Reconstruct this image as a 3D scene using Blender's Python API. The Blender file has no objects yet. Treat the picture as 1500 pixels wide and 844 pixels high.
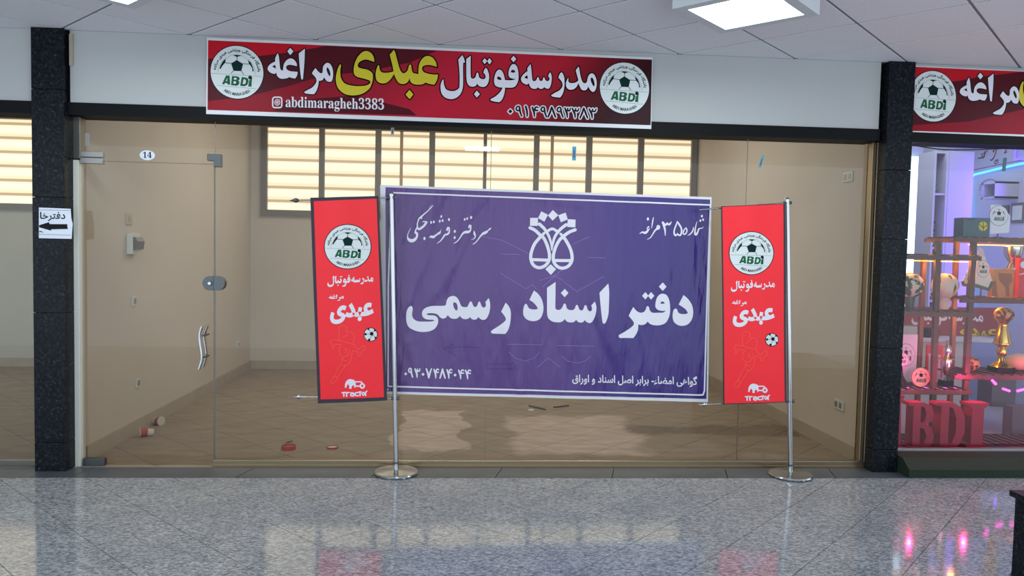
import bpy, bmesh, math, random
from mathutils import Vector, Matrix
from mathutils.geometry import tessellate_polygon
random.seed(7)
SC = bpy.context.scene
COL = SC.collection
# ---------------------------------------------------------------- camera
FP = 1104.966
RM = ((0.99751, -0.06733, 0.02108), (0.01774, -0.04978, -0.9986), (0.06828, 0.99649, -0.04846))
CAM = Vector((2.9157, -5.3479, 1.6018))
cd = bpy.data.cameras.new('camera'); cam = bpy.data.objects.new('camera', cd); COL.objects.link(cam)
cd.sensor_fit = 'HORIZONTAL'; cd.sensor_width = 36; cd.lens = 36 * FP / 1500; cd.clip_start = .05; cd.clip_end = 200
r_, d_, f_ = [Vector(v) for v in RM]
cam.matrix_world = Matrix(((r_.x, -d_.x, -f_.x, CAM.x), (r_.y, -d_.y, -f_.y, CAM.y), (r_.z, -d_.z, -f_.z, CAM.z), (0, 0, 0, 1)))
SC.camera = cam
# ---------------------------------------------------------------- world, exposure
w = bpy.data.worlds.new('hall_daylight'); SC.world = w; w.use_nodes = True
bg = w.node_tree.nodes['Background']; bg.inputs[0].default_value = (.80, .90, 1.0, 1); bg.inputs[1].default_value = 2.1
SC.view_settings.view_transform = 'Standard'; SC.view_settings.look = 'None'
SC.view_settings.exposure = 0.0; SC.view_settings.gamma = 1
SC.view_settings.use_curve_mapping = False
ZF = .03      # floor level
HC = 3.027    # ceiling level
def area(name, loc, size, power, color, rot=(0, 0, 0), sy=None):
    l = bpy.data.lights.new(name, 'AREA'); l.energy = power; l.color = color; l.size = size
    if sy: l.shape = 'RECTANGLE'; l.size_y = sy
    o = bpy.data.objects.new(name, l); o.location = loc; o.rotation_euler = rot; COL.objects.link(o); return o
LP = [(1.045, -1.273), (4.44, -1.273), (7.83, -1.273), (3.167, -4.243)]
for x, y in LP:
    area('lamp_light', (x, y, HC - .115), .44, 22, (.86, .97, 1.0))
# added unseen fill lights, without fittings, brightening the two empty rooms
for x, y, e, sz in ((1.9, 2.4, 24, 1.2), (4.4, 2.4, 24, 1.2), (-2.6, 2.4, 20, 1.0)):
    area('room_fill_light', (x, y, 3.38), sz, e * 1.12, (1, .92, .80))

# ---------------------------------------------------------------- materials
MT = {}
def mat(name, col, rough=.6, metal=0, spec=.5, noise=None, bump=None, emit=None, coat=0, trans=None):
    """noise=(scale, amount, second colour), bump=(scale, strength, distance)"""
    m = bpy.data.materials.new(name); m.use_nodes = True; MT[name] = m
    nt = m.node_tree; b = nt.nodes['Principled BSDF']
    b.inputs['Base Color'].default_value = (*col, 1); b.inputs['Roughness'].default_value = rough
    b.inputs['Metallic'].default_value = metal; b.inputs['Specular IOR Level'].default_value = spec
    b.inputs['Coat Weight'].default_value = coat; b.inputs['Coat Roughness'].default_value = .08
    if emit: b.inputs['Emission Color'].default_value = (*emit[0], 1); b.inputs['Emission Strength'].default_value = emit[1]
    tc = nt.nodes.new('ShaderNodeTexCoord')
    if noise:
        n = nt.nodes.new('ShaderNodeTexNoise'); n.inputs['Scale'].default_value = noise[0]; n.inputs['Detail'].default_value = 6
        nt.links.new(tc.outputs['Object'], n.inputs['Vector'])
        r = nt.nodes.new('ShaderNodeValToRGB'); r.color_ramp.elements[0].position = .5 - noise[1]; r.color_ramp.elements[1].position = .5 + noise[1]
        r.color_ramp.elements[0].color = (*col, 1); r.color_ramp.elements[1].color = (*noise[2], 1)
        nt.links.new(n.outputs['Fac'], r.inputs[0]); nt.links.new(r.outputs[0], b.inputs['Base Color'])
    if bump:
        n = nt.nodes.new('ShaderNodeTexNoise'); n.inputs['Scale'].default_value = bump[0]; n.inputs['Detail'].default_value = 3
        nt.links.new(tc.outputs['Object'], n.inputs['Vector'])
        bp = nt.nodes.new('ShaderNodeBump'); bp.inputs['Strength'].default_value = bump[1]; bp.inputs['Distance'].default_value = bump[2]
        nt.links.new(n.outputs['Fac'], bp.inputs['Height']); nt.links.new(bp.outputs[0], b.inputs['Normal'])
    return m
def N(nt, t, **kw):
    n = nt.nodes.new(t)
    for k, v in kw.items(): setattr(n, k, v)
    return n
def ramp(nt, src, stops, mode='LINEAR'):
    r = N(nt, 'ShaderNodeValToRGB'); r.color_ramp.interpolation = mode
    e = r.color_ramp.elements
    while len(e) < len(stops): e.new(.5)
    for k, (p, c) in enumerate(stops): e[k].position = p; e[k].color = (*c, 1)
    nt.links.new(src, r.inputs[0]); return r.outputs[0]
def math_(nt, op, a, b=None, c=None, clamp=False):
    n = N(nt, 'ShaderNodeMath', operation=op); n.use_clamp = clamp
    for i, v in enumerate((a, b, c)):
        if v is None: continue
        if isinstance(v, (int, float)): n.inputs[i].default_value = v
        else: nt.links.new(v, n.inputs[i])
    return n.outputs[0]

def granite():
    m = mat('grey_granite', (.3, .32, .35), .08, spec=.7); nt = m.node_tree; b = nt.nodes['Principled BSDF']
    g = N(nt, 'ShaderNodeNewGeometry')
    mp = N(nt, 'ShaderNodeMapping'); mp.inputs['Scale'].default_value = (38, 88, 40); nt.links.new(g.outputs['Position'], mp.inputs[0])
    n = N(nt, 'ShaderNodeTexNoise'); n.inputs['Scale'].default_value = 1.3; n.inputs['Detail'].default_value = 5; n.inputs['Roughness'].default_value = .75
    nt.links.new(mp.outputs[0], n.inputs['Vector'])
    c = ramp(nt, n.outputs['Fac'], [(.30, (.025, .03, .04)), (.40, (.13, .14, .16)), (.50, (.28, .295, .32)), (.58, (.44, .455, .47)), (.72, (.66, .67, .68))])
    n2 = N(nt, 'ShaderNodeTexNoise'); n2.inputs['Scale'].default_value = 3; nt.links.new(g.outputs['Position'], n2.inputs['Vector'])
    mx = N(nt, 'ShaderNodeMix', data_type='RGBA', blend_type='MULTIPLY'); mx.inputs[0].default_value = 1
    nt.links.new(c, mx.inputs[6]); nt.links.new(ramp(nt, n2.outputs['Fac'], [(.3, (.82, .84, .86)), (.7, (1.05, 1.03, 1.0))]), mx.inputs[7])
    nt.links.new(mx.outputs[2], b.inputs['Base Color'])
    return m
granite()
def black_granite():
    m = mat('black_granite', (.01, .013, .017), .24, spec=.12); nt = m.node_tree; b = nt.nodes['Principled BSDF']
    g = N(nt, 'ShaderNodeNewGeometry')
    n = N(nt, 'ShaderNodeTexNoise'); n.inputs['Scale'].default_value = 55; n.inputs['Detail'].default_value = 4; nt.links.new(g.outputs['Position'], n.inputs['Vector'])
    a = ramp(nt, n.outputs['Fac'], [(.35, (.003, .004, .006)), (.6, (.010, .013, .018)), (.75, (.04, .048, .055))])
    nt.links.new(a, b.inputs['Base Color']); return m
black_granite()
mat('sill_stone', (.085, .095, .105), .35, noise=(5, .2, (.06, .066, .075)), bump=(60, .1, .001))
mat('fascia_paint', (.43, .44, .44), .55, noise=(1.2, .3, (.405, .415, .415)))
mat('ceiling_board', (.80, .80, .84), .9, noise=(60, .25, (.73, .73, .77)), bump=(180, .3, .001))
mat('ceiling_grid_metal', (.20, .20, .23), .6)
mat('lamp_housing', (.62, .66, .68), .5)
mat('lamp_glow', (.9, .95, 1), .5, emit=((.80, .97, 1.0), 3.2))
mat('room_plaster', (.60, .535, .45), .8, noise=(2.0, .3, (.56, .50, .415)), bump=(25, .08, .002))
mat('side_plaster', (.52, .52, .44), .8, noise=(2.0, .3, (.48, .48, .40)))
mat('shop_white', (.50, .52, .60), .7)
mat('skirting_stone', (.44, .37, .29), .6, noise=(6, .25, (.38, .32, .25)))
mat('black_metal', (.004, .005, .006), .55, spec=.12)
mat('brown_frame', (.15, .125, .09), .45, noise=(30, .3, (.2, .165, .12)))
mat('window_bar', (.52, .36, .2), .6)
mat('gold_profile', (.33, .26, .17), .28, metal=.85)
mat('grey_profile', (.20, .19, .17), .3, metal=.8)
mat('steel', (.46, .47, .48), .2, metal=1)
mat('dark_metal', (.10, .11, .115), .35, metal=.8)
mat('dull_zinc', (.33, .33, .32), .4, metal=.7)
mat('white_print', (.70, .685, .75), .5, spec=.3)
mat('banner_white', (.64, .65, .68), .4)
mat('letter_yellow', (.58, .49, .02), .4, spec=.3)
mat('print_black', (.007, .007, .010), .5, spec=.12)
mat('print_green', (.0, .10, .04), .5, spec=.2)
mat('print_dark_green', (.0, .02, .02), .5, spec=.1)
mat('logo_white', (.62, .67, .67), .45)
mat('flag_line', (.93, .12, .05), .6)
mat('lilac_line', (.26, .15, .52), .5)
mat('dark_line', (.03, .02, .12), .5)
mat('hem_black', (.028, .02, .034), .7)
mat('paper', (.68, .72, .82), .7)
mat('blue_tape', (.05, .35, .55), .4)
mat('white_plastic', (.62, .62, .56), .4)
mat('beige_plastic', (.52, .42, .3), .5)
mat('smoked_plastic', (.09, .09, .08), .2)
mat('red_lid', (.42, .045, .03), .4)
mat('cup_white', (.6, .55, .46), .5)
mat('cardboard', (.5, .25, .09), .7, noise=(10, .2, (.42, .2, .07)))
mat('dark_wood', (.075, .045, .035), .55, noise=(14, .2, (.12, .07, .05)), bump=(40, .2, .002))
mat('brown_wood', (.23, .10, .055), .5, noise=(14, .2, (.17, .075, .04)))
mat('pink_paint', (.38, .014, .06), .5)
mat('green_skirt', (.018, .032, .02), .6, spec=.2)
mat('gold', (.85, .58, .16), .18, metal=1)
mat('silver', (.75, .73, .66), .2, metal=1)
mat('teal_card', (.035, .10, .13), .5)
mat('maroon_print', (.26, .022, .045), .5)
mat('script_red', (.45, .03, .06), .5)
mat('soft_grey_print', (.28, .33, .40), .6)
mat('cabinet_white', (.50, .53, .60), .45)
mat('lit_panel', (.8, .95, 1), .5, emit=((.66, .98, 1.0), 1.7))
mat('led_blue', (.1, .4, 1), .4, emit=((.06, .42, 1.0), 2.5))
mat('led_violet', (.1, .1, 1), .4, emit=((.12, .06, 1.0), 3))
mat('led_pink', (1, .1, .8), .4, emit=((1.0, .04, .72), 7))
mat('led_orange', (1, .4, .05), .4, emit=((1.0, .33, .02), 5))
mat('cable_rubber', (.05, .06, .06), .5)
mat('foil', (.62, .64, .68), .25, metal=.8, noise=(40, .15, (.1, .1, .12)))
mat('ball_white', (.72, .66, .55), .5)
mat('ball_brown', (.25, .09, .035), .5)
mat('ball_mixed', (.68, .62, .5), .5, noise=(24, .04, (.05, .09, .05)))
mat('ball_panelled', (.55, .36, .14), .5, noise=(34, .05, (.06, .04, .02)))
mat('pennant_cloth', (.74, .66, .58), .7)
mat('fringe', (.10, .16, .08), .8)
mat('red_card', (.6, .02, .03), .5)
mat('wood_disc', (.78, .56, .40), .6)
mat('frame_dark', (.09, .08, .08), .4)
mat('certificate', (.58, .66, .55), .5)
mat('beige_cloth', (.72, .56, .36), .8)
mat('stool_grey', (.18, .16, .2), .5)
mat('pebbles', (.5, .10, .16), .5, noise=(45, .08, (.85, .3, .42)))
mat('water_grey', (.52, .44, .42), .5)

def banner_red():
    m = mat('banner_red', (.5, .02, .05), .4, spec=.09); nt = m.node_tree; b = nt.nodes['Principled BSDF']
    tc = N(nt, 'ShaderNodeTexCoord'); s = N(nt, 'ShaderNodeSeparateXYZ'); nt.links.new(tc.outputs['Object'], s.inputs[0])
    u = math_(nt, 'DIVIDE', s.outputs[0], 3.1)
    v = math_(nt, 'MULTIPLY_ADD', s.outputs[2], -.28, u)   # slanted print bands
    c = ramp(nt, v, [(-.0, (.28, .008, .02)), (.16, (.24, .01, .022)), (.30, (.30, .012, .028)), (.46, (.46, .014, .034)), (.66, (.40, .013, .028)), (.76, (.14, .007, .014)), (.86, (.03, .005, .008))])
    nt.links.new(c, b.inputs['Base Color'])
    n = N(nt, 'ShaderNodeTexNoise'); n.inputs['Scale'].default_value = 3.5; nt.links.new(tc.outputs['Object'], n.inputs['Vector'])
    bp = N(nt, 'ShaderNodeBump'); bp.inputs['Strength'].default_value = .25; bp.inputs['Distance'].default_value = .03
    nt.links.new(n.outputs[0], bp.inputs['Height']); nt.links.new(bp.outputs[0], b.inputs['Normal'])
banner_red()
mat('band_bright', (.46, .008, .018), .4, spec=.1); mat('band_dark', (.075, .006, .012), .4, spec=.1)
mat('flag_red', (.86, .010, .022), .55, bump=(9, .25, .01))
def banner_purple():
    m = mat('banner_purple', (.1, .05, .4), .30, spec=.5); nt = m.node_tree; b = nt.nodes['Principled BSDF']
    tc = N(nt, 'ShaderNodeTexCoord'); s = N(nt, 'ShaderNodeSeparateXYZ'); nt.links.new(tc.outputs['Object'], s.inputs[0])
    c = ramp(nt, math_(nt, 'DIVIDE', s.outputs[0], 2.4), [(.05, (.088, .038, .175)), (.5, (.080, .034, .185)), (.70, (.040, .018, .165)), (1, (.028, .012, .15))])  # paler left, darker right: atrium sheen painted into the print colour
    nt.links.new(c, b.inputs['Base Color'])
    mp = N(nt, 'ShaderNodeMapping'); mp.inputs['Rotation'].default_value = (0, math.radians(-18), 0); mp.inputs['Scale'].default_value = (5.5, 5, 1.1)
    nt.links.new(tc.outputs['Object'], mp.inputs[0])
    n = N(nt, 'ShaderNodeTexNoise'); n.inputs['Scale'].default_value = 1.5; n.inputs['Detail'].default_value = 4; nt.links.new(mp.outputs[0], n.inputs['Vector'])
    bp = N(nt, 'ShaderNodeBump'); bp.inputs['Strength'].default_value = .9; bp.inputs['Distance'].default_value = .04
    nt.links.new(n.outputs[0], bp.inputs['Height']); nt.links.new(bp.outputs[0], b.inputs['Normal'])
banner_purple()
def glow_pane():
    m = mat('painted_louvre_glow', (.9, .8, .62), .8); nt = m.node_tree; b = nt.nodes['Principled BSDF']
    g = N(nt, 'ShaderNodeNewGeometry'); s = N(nt, 'ShaderNodeSeparateXYZ'); nt.links.new(g.outputs['Position'], s.inputs[0])
    ph = math_(nt, 'FRACT', math_(nt, 'DIVIDE', math_(nt, 'SUBTRACT', s.outputs[2], 2.045), .1735))
    c = ramp(nt, ph, [(0, (.98, .77, .50)), (.08, (.98, .78, .52)), (.14, (1.0, .90, .64)), (.42, (1.0, .93, .70)), (.66, (1.0, .82, .60)), (.70, (.50, .36, .20)), (.86, (.46, .34, .19)), (.90, (.98, .76, .5)), (1, (.98, .77, .5))])  # daylight glow and soft shade bands of outer louvres painted as emission
    nt.links.new(c, b.inputs['Emission Color']); b.inputs['Emission Strength'].default_value = 1.12
    b.inputs['Base Color'].default_value = (.1, .09, .07, 1)
glow_pane()
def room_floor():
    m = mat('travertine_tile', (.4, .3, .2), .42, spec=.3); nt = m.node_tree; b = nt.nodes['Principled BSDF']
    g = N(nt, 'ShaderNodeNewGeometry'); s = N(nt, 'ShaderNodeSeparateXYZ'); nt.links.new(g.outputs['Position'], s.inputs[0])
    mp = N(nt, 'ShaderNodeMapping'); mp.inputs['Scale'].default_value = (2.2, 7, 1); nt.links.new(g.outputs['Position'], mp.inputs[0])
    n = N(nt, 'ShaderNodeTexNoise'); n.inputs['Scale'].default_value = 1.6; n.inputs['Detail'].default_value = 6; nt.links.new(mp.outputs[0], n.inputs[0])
    reflect_tone = ramp(nt, n.outputs['Fac'], [(.3, (.42, .33, .27)), (.5, (.52, .42, .35)), (.7, (.60, .50, .43))])
    floor_tone = ramp(nt, n.outputs['Fac'], [(.3, (.26, .205, .15)), (.6, (.32, .255, .185)), (.75, (.37, .30, .225))])
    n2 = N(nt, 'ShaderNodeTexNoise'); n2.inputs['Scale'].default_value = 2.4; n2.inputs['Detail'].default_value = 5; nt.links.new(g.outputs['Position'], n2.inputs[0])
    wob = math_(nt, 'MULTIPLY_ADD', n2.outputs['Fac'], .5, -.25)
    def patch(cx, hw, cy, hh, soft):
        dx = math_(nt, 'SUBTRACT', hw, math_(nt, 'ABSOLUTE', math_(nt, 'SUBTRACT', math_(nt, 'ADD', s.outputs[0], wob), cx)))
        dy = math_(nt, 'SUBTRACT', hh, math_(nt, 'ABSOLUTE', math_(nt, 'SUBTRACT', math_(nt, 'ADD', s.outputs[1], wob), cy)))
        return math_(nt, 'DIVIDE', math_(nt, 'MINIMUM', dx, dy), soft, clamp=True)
    k = math_(nt, 'MAXIMUM', patch(2.68, .30, 1.25, .75, .03), patch(3.93, .60, 1.1, .72, .12))  # two bright patches: reflected light painted into the tile colour
    mx = N(nt, 'ShaderNodeMix', data_type='RGBA'); nt.links.new(k, mx.inputs[0]); nt.links.new(floor_tone, mx.inputs[6]); nt.links.new(reflect_tone, mx.inputs[7])
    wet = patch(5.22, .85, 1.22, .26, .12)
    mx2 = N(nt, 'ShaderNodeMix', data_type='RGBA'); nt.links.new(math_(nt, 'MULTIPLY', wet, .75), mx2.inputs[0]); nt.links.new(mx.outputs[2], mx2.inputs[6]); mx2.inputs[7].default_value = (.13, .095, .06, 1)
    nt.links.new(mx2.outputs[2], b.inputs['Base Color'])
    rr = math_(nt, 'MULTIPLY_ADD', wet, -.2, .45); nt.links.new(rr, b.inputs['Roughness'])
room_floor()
def glassm():
    m = bpy.data.materials.new('shop_glass'); m.use_nodes = True; MT['shop_glass'] = m; nt = m.node_tree
    for n in list(nt.nodes): nt.nodes.remove(n)
    o = N(nt, 'ShaderNodeOutputMaterial'); t = N(nt, 'ShaderNodeBsdfTransparent'); t.inputs[0].default_value = (.955, .965, .955, 1)
    gl = N(nt, 'ShaderNodeBsdfGlossy'); gl.inputs['Roughness'].default_value = 0
    fr = N(nt, 'ShaderNodeFresnel'); fr.inputs[0].default_value = 1.5
    mx = N(nt, 'ShaderNodeMixShader'); nt.links.new(math_(nt, 'MULTIPLY', fr.outputs[0], 1.0), mx.inputs[0])
    nt.links.new(t.outputs[0], mx.inputs[1]); nt.links.new(gl.outputs[0], mx.inputs[2]); nt.links.new(mx.outputs[0], o.inputs[0])
glassm()

# ---------------------------------------------------------------- geometry helpers
def ray(px, py):
    a, b = (px - 750) / FP, (py - 422) / FP
    return Vector([RM[0][i] * a + RM[1][i] * b + RM[2][i] for i in range(3)])
def at(px, py, Y):            # pixel -> point on the upright plane y = Y
    d = ray(px, py); return CAM + d * ((Y - CAM.y) / d.y)
def atz(px, py, Z=ZF):        # pixel -> point on a level plane
    d = ray(px, py); return CAM + d * ((Z - CAM.z) / d.z)
def atx(px, py, X):
    d = ray(px, py); return CAM + d * ((X - CAM.x) / d.x)
class MB:
    def __init__(s): s.v = []; s.f = []
    def add(s, vs, fs):
        n = len(s.v); s.v += [tuple(v) for v in vs]; s.f += [tuple(i + n for i in f) for f in fs]; return s
    def box(s, x0, x1, y0, y1, z0, z1):
        x0, x1 = sorted((x0, x1)); y0, y1 = sorted((y0, y1)); z0, z1 = sorted((z0, z1))
        return s.add([(x0, y0, z0), (x1, y0, z0), (x1, y1, z0), (x0, y1, z0), (x0, y0, z1), (x1, y0, z1), (x1, y1, z1), (x0, y1, z1)],
                     [(0, 3, 2, 1), (4, 5, 6, 7), (0, 1, 5, 4), (1, 2, 6, 5), (2, 3, 7, 6), (3, 0, 4, 7)])
    def prism(s, poly, a, b, axis='y'):      # poly in the two other axes, extruded a..b
        def P(p, t): return (p[0], t, p[1]) if axis == 'y' else ((p[0], p[1], t) if axis == 'z' else (t, p[0], p[1]))
        n = len(poly); vs = [P(p, a) for p in poly] + [P(p, b) for p in poly]
        tr = tessellate_polygon([[Vector((p[0], p[1], 0)) for p in poly]])
        fs = [tuple(t) for t in tr] + [tuple(i + n for i in reversed(t)) for t in tr]
        fs += [(i, (i + 1) % n, (i + 1) % n + n, i + n) for i in range(n)]
        return s.add(vs, fs)
    def tube(s, pts, r, seg=10, cap=True):
        pts = [Vector(p) for p in pts]; rs = r if isinstance(r, (list, tuple)) else [r] * len(pts)
        vs = []; fs = []; ref = None
        for i, p in enumerate(pts):
            t = (pts[min(i + 1, len(pts) - 1)] - pts[max(i - 1, 0)]).normalized()
            if ref is None: ref = Vector((0, 0, 1)) if abs(t.z) < .9 else Vector((1, 0, 0))
            a = t.cross(ref).normalized(); b = t.cross(a).normalized(); ref = -b if abs(t.cross(-b).length) > .1 else ref
            for k in range(seg):
                an = 2 * math.pi * k / seg; vs.append(p + (a * math.cos(an) + b * math.sin(an)) * rs[i])
        for i in range(len(pts) - 1):
            for k in range(seg):
                k2 = (k + 1) % seg; fs.append((i * seg + k, i * seg + k2, (i + 1) * seg + k2, (i + 1) * seg + k))
        if cap: fs += [tuple(range(seg - 1, -1, -1)), tuple(range((len(pts) - 1) * seg, len(pts) * seg))]
        return s.add(vs, fs)
    def lathe(s, c, prof, seg=24, axis='z', sx=1, sy=1):
        vs = []; fs = []
        for r, h in prof:
            for k in range(seg):
                an = 2 * math.pi * k / seg; a, b = r * math.cos(an) * sx, r * math.sin(an) * sy
                vs.append((c[0] + a, c[1] + b, c[2] + h) if axis == 'z' else ((c[0] + a, c[1] + h, c[2] + b) if axis == 'y' else (c[0] + h, c[1] + a, c[2] + b)))
        n = len(prof)
        for i in range(n - 1):
            for k in range(seg): k2 = (k + 1) % seg; fs.append((i * seg + k, i * seg + k2, (i + 1) * seg + k2, (i + 1) * seg + k))
        fs += [tuple(range(seg - 1, -1, -1)), tuple(range((n - 1) * seg, n * seg))]
        return s.add(vs, fs)
    def ball(s, c, r, seg=24, rings=14, sx=1, sy=1, sz=1):
        return s.lathe(c, [(r * math.sin(math.pi * (i + .02) / (rings + .04)), -r * sz * math.cos(math.pi * (i + .02) / (rings + .04))) for i in range(rings + 1)], seg, sx=sx, sy=sy)
    def bounds(s):
        xs, ys, zs = zip(*s.v); return Vector(((min(xs) + max(xs)) / 2, (min(ys) + max(ys)) / 2, min(zs)))
def tag(o, label=None, cat=None, group=None, kind=None):
    if label: o['label'] = label
    if cat: o['category'] = cat
    if group: o['group'] = group
    if kind: o['kind'] = kind
    return o
def origin(o):
    p = Vector((0, 0, 0))
    while o is not None: p += o.location; o = o.parent
    return p
def obj(name, mb, m, parent=None, label=None, cat=None, group=None, kind=None, smooth=False, bevel=0):
    base = origin(parent) if parent is not None else mb.bounds()
    loc = mb.bounds() if (parent is not None and kind != 'print') else base
    if kind == 'print': kind = None; loc = base
    me = bpy.data.meshes.new(name); me.from_pydata([tuple(Vector(v) - loc) for v in mb.v], [], mb.f); me.update()
    bm = bmesh.new(); bm.from_mesh(me); bmesh.ops.recalc_face_normals(bm, faces=bm.faces); bm.to_mesh(me); bm.free()
    for p in me.polygons: p.use_smooth = smooth
    me.materials.append(MT[m]); o = bpy.data.objects.new(name, me); COL.objects.link(o)
    if parent is not None: o.parent = parent; o.location = loc - base
    else: o.location = loc
    if bevel:
        b = o.modifiers.new('bevel', 'BEVEL'); b.width = bevel; b.segments = 2; b.limit_method = 'ANGLE'
    if smooth:
        try: me.set_sharp_from_angle(angle=math.radians(40))
        except Exception: pass
    return tag(o, label, cat, group, kind)
def thing(name, loc, label, cat, group=None):
    o = bpy.data.objects.new(name, None); o.empty_display_size = .1; COL.objects.link(o); o.location = loc
    return tag(o, label, cat, group)
def struct(name, mb, m, parent=None, **k):
    return obj(name, mb, m, parent, kind='structure' if parent is None else None, **k)
def box(*a): return MB().box(*a)
def pbox(x0, y0, x1, y1, Y, dep):   # upright box whose front face on plane y=Y covers these pixels
    a = at(x0, (y0 + y1) / 2, Y); b = at(x1, (y0 + y1) / 2, Y); t = at((x0 + x1) / 2, y0, Y); c = at((x0 + x1) / 2, y1, Y)
    return MB().box(a.x, b.x, Y, Y + dep, c.z, t.z)

# ================================================================ STRUCTURE
YG = .10            # glass plane
LX0, LX1 = .25, 5.99
# ---- mall floor: diagonal granite tiles
fl = struct('floor', box(-6, 12, -6.3, 0, -.10, ZF - .012), 'sill_stone')
def clip(poly, keep):            # Sutherland-Hodgman for half planes a*x+b*y<=c
    for a, b, c in keep:
        out = []
        for i in range(len(poly)):
            p, q = poly[i], poly[(i + 1) % len(poly)]; dp = a * p[0] + b * p[1] - c; dq = a * q[0] + b * q[1] - c
            if dp <= 0: out.append(p)
            if dp * dq < 0: t = dp / (dp - dq); out.append((p[0] + (q[0] - p[0]) * t, p[1] + (q[1] - p[1]) * t))
        poly = out
        if len(poly) < 3: return None
    return poly
def parea(p): return abs(sum(p[i][0] * p[(i + 1) % len(p)][1] - p[(i + 1) % len(p)][0] * p[i][1] for i in range(len(p)))) / 2
def diag_tiles(name, m, parent, side, offm, offp, x0, x1, y0, y1, zb, zt, gap, skip=()):
    d = side * math.sqrt(2); g = gap / math.sqrt(2); n = 0; cache = {}
    for i in range(-60, 60):
        for j in range(-60, 60):
            A, B = offm + i * d, offp + j * d          # x-y in [A,A+d], x+y in [B,B+d]
            cx, cy = (A + B + d) / 2, (B - A) / 2
            if cx < x0 - side or cx > x1 + side or cy < y0 - side or cy > y1 + side: continue
            if any(abs(cx - sx) < .1 and abs(cy - sy) < .1 for sx, sy in skip): continue
            h = d / 2 - g; full = [(0, -h), (h, 0), (0, h), (-h, 0)]
            poly = clip(full, [(-1, 0, -(x0 - cx)), (1, 0, x1 - cx), (0, -1, -(y0 - cy)), (0, 1, y1 - cy)])
            if not poly or parea(poly) < .0002: continue
            isfull = abs(parea(poly) - parea(full)) < 1e-6
            if isfull and 'm' in cache: me = cache['m']
            else:
                mb = MB().prism(poly, 0, zt - zb, 'z'); me = bpy.data.meshes.new(name); me.from_pydata(mb.v, [], mb.f); me.update()
                bm = bmesh.new(); bm.from_mesh(me); bmesh.ops.recalc_face_normals(bm, faces=bm.faces); bm.to_mesh(me); bm.free(); me.materials.append(MT[m])
                if isfull: cache['m'] = me
            o = bpy.data.objects.new(name, me); COL.objects.link(o); o.parent = parent
            o.location = Vector((cx, cy, zb)) - origin(parent); n += 1
    return n
nt1 = diag_tiles('floor_tile', 'grey_granite', fl, .4, 1.852, .247, -1.0, 7.6, -2.75, -.195, ZF - .012, ZF, .0035)
obj('floor_paving', MB().box(-6, 12, -6.3, -2.753, ZF - .012, ZF).box(-6, -1.003, -2.75, -.195, ZF - .012, ZF).box(7.603, 12, -2.75, -.195, ZF - .012, ZF), 'grey_granite', fl, kind='stuff')
# ---- dark threshold strip in stones
sl = struct('trim_1', box(-6, 9.9, -.19, .05, -.05, ZF - .01), 'black_granite')
xs = [-6, -4.2, -2.7, -1.2, .33, 1.42, 2.32, 3.18, 4.0, 4.83, 5.62, 6.62, 7.8, 9.9]
for a, b in zip(xs, xs[1:]): obj('threshold_stone', MB().prism([(a + .003, -.19), (b - .003, -.19), (b + .06, .05), (a + .066, .05)], ZF - .01, ZF + .001, 'z'), 'sill_stone', sl)
# ---- ceiling of lay-in tiles on a diagonal grid
ce = struct('ceiling', box(-6, 12, -6.0, .2, HC + .004, HC + .1), 'ceiling_grid_metal')
nt2 = diag_tiles('ceiling_tile', 'ceiling_board', ce, .6, 1.0454 - .8485 * 3, 1.0454 - .8485 * 3, -3.0, 9.4, -2.6, -.004, HC, HC + .004, .018,
                 skip=[(x, y) for x, y in LP])
obj('ceiling_field', MB().box(-6, 12, -6.0, -2.604, HC, HC + .004), 'ceiling_board', ce, kind='stuff')
# ---- facade: fascia boards, black beam, columns
struct('wall_front', MB().box(.262, 5.93, 0, .2, 2.545, HC), 'fascia_paint')
struct('wall_front', MB().box(-6, .03, 0, .2, 2.545, HC), 'fascia_paint')
struct('wall_front', MB().box(6.15, 12, 0, .2, 2.545, HC), 'fascia_paint')
struct('trim_2', MB().box(.25, 5.935, -.012, .2, 2.462, 2.545), 'black_metal')
struct('trim_3', MB().box(-6, .035, -.012, .2, 2.462, 2.545), 'black_metal')
struct('trim_4', MB().box(6.15, 12, -.012, .2, 2.462, 2.545), 'black_metal')
def column(x0, x1, label, zs):
    c = thing('stone_column', ((x0 + x1) / 2, .08, ZF), label, 'column')
    obj('core', box(x0 + .01, x1 - .01, -.035, .2, ZF, HC), 'black_granite', c)
    for a, b in zip(zs, zs[1:]): obj('stone_slab', box(x0, x1, -.05, .2, a + .0015, b - .0015), 'black_granite', c, bevel=.002)
    return c
column(.035, .245, 'black granite column at left holding the paper arrow sign', (ZF, .23, 1.12, 1.9, 2.62, HC))
column(5.965, 6.16, 'black granite column between the empty room and the trophy shop', (ZF, .20, .95, 1.75, 2.25, HC))
# plaster scars near the tops
struct('trim_5', MB().box(.262, .285, -.012, 0, 2.79, 3.0), 'skirting_stone')
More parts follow.
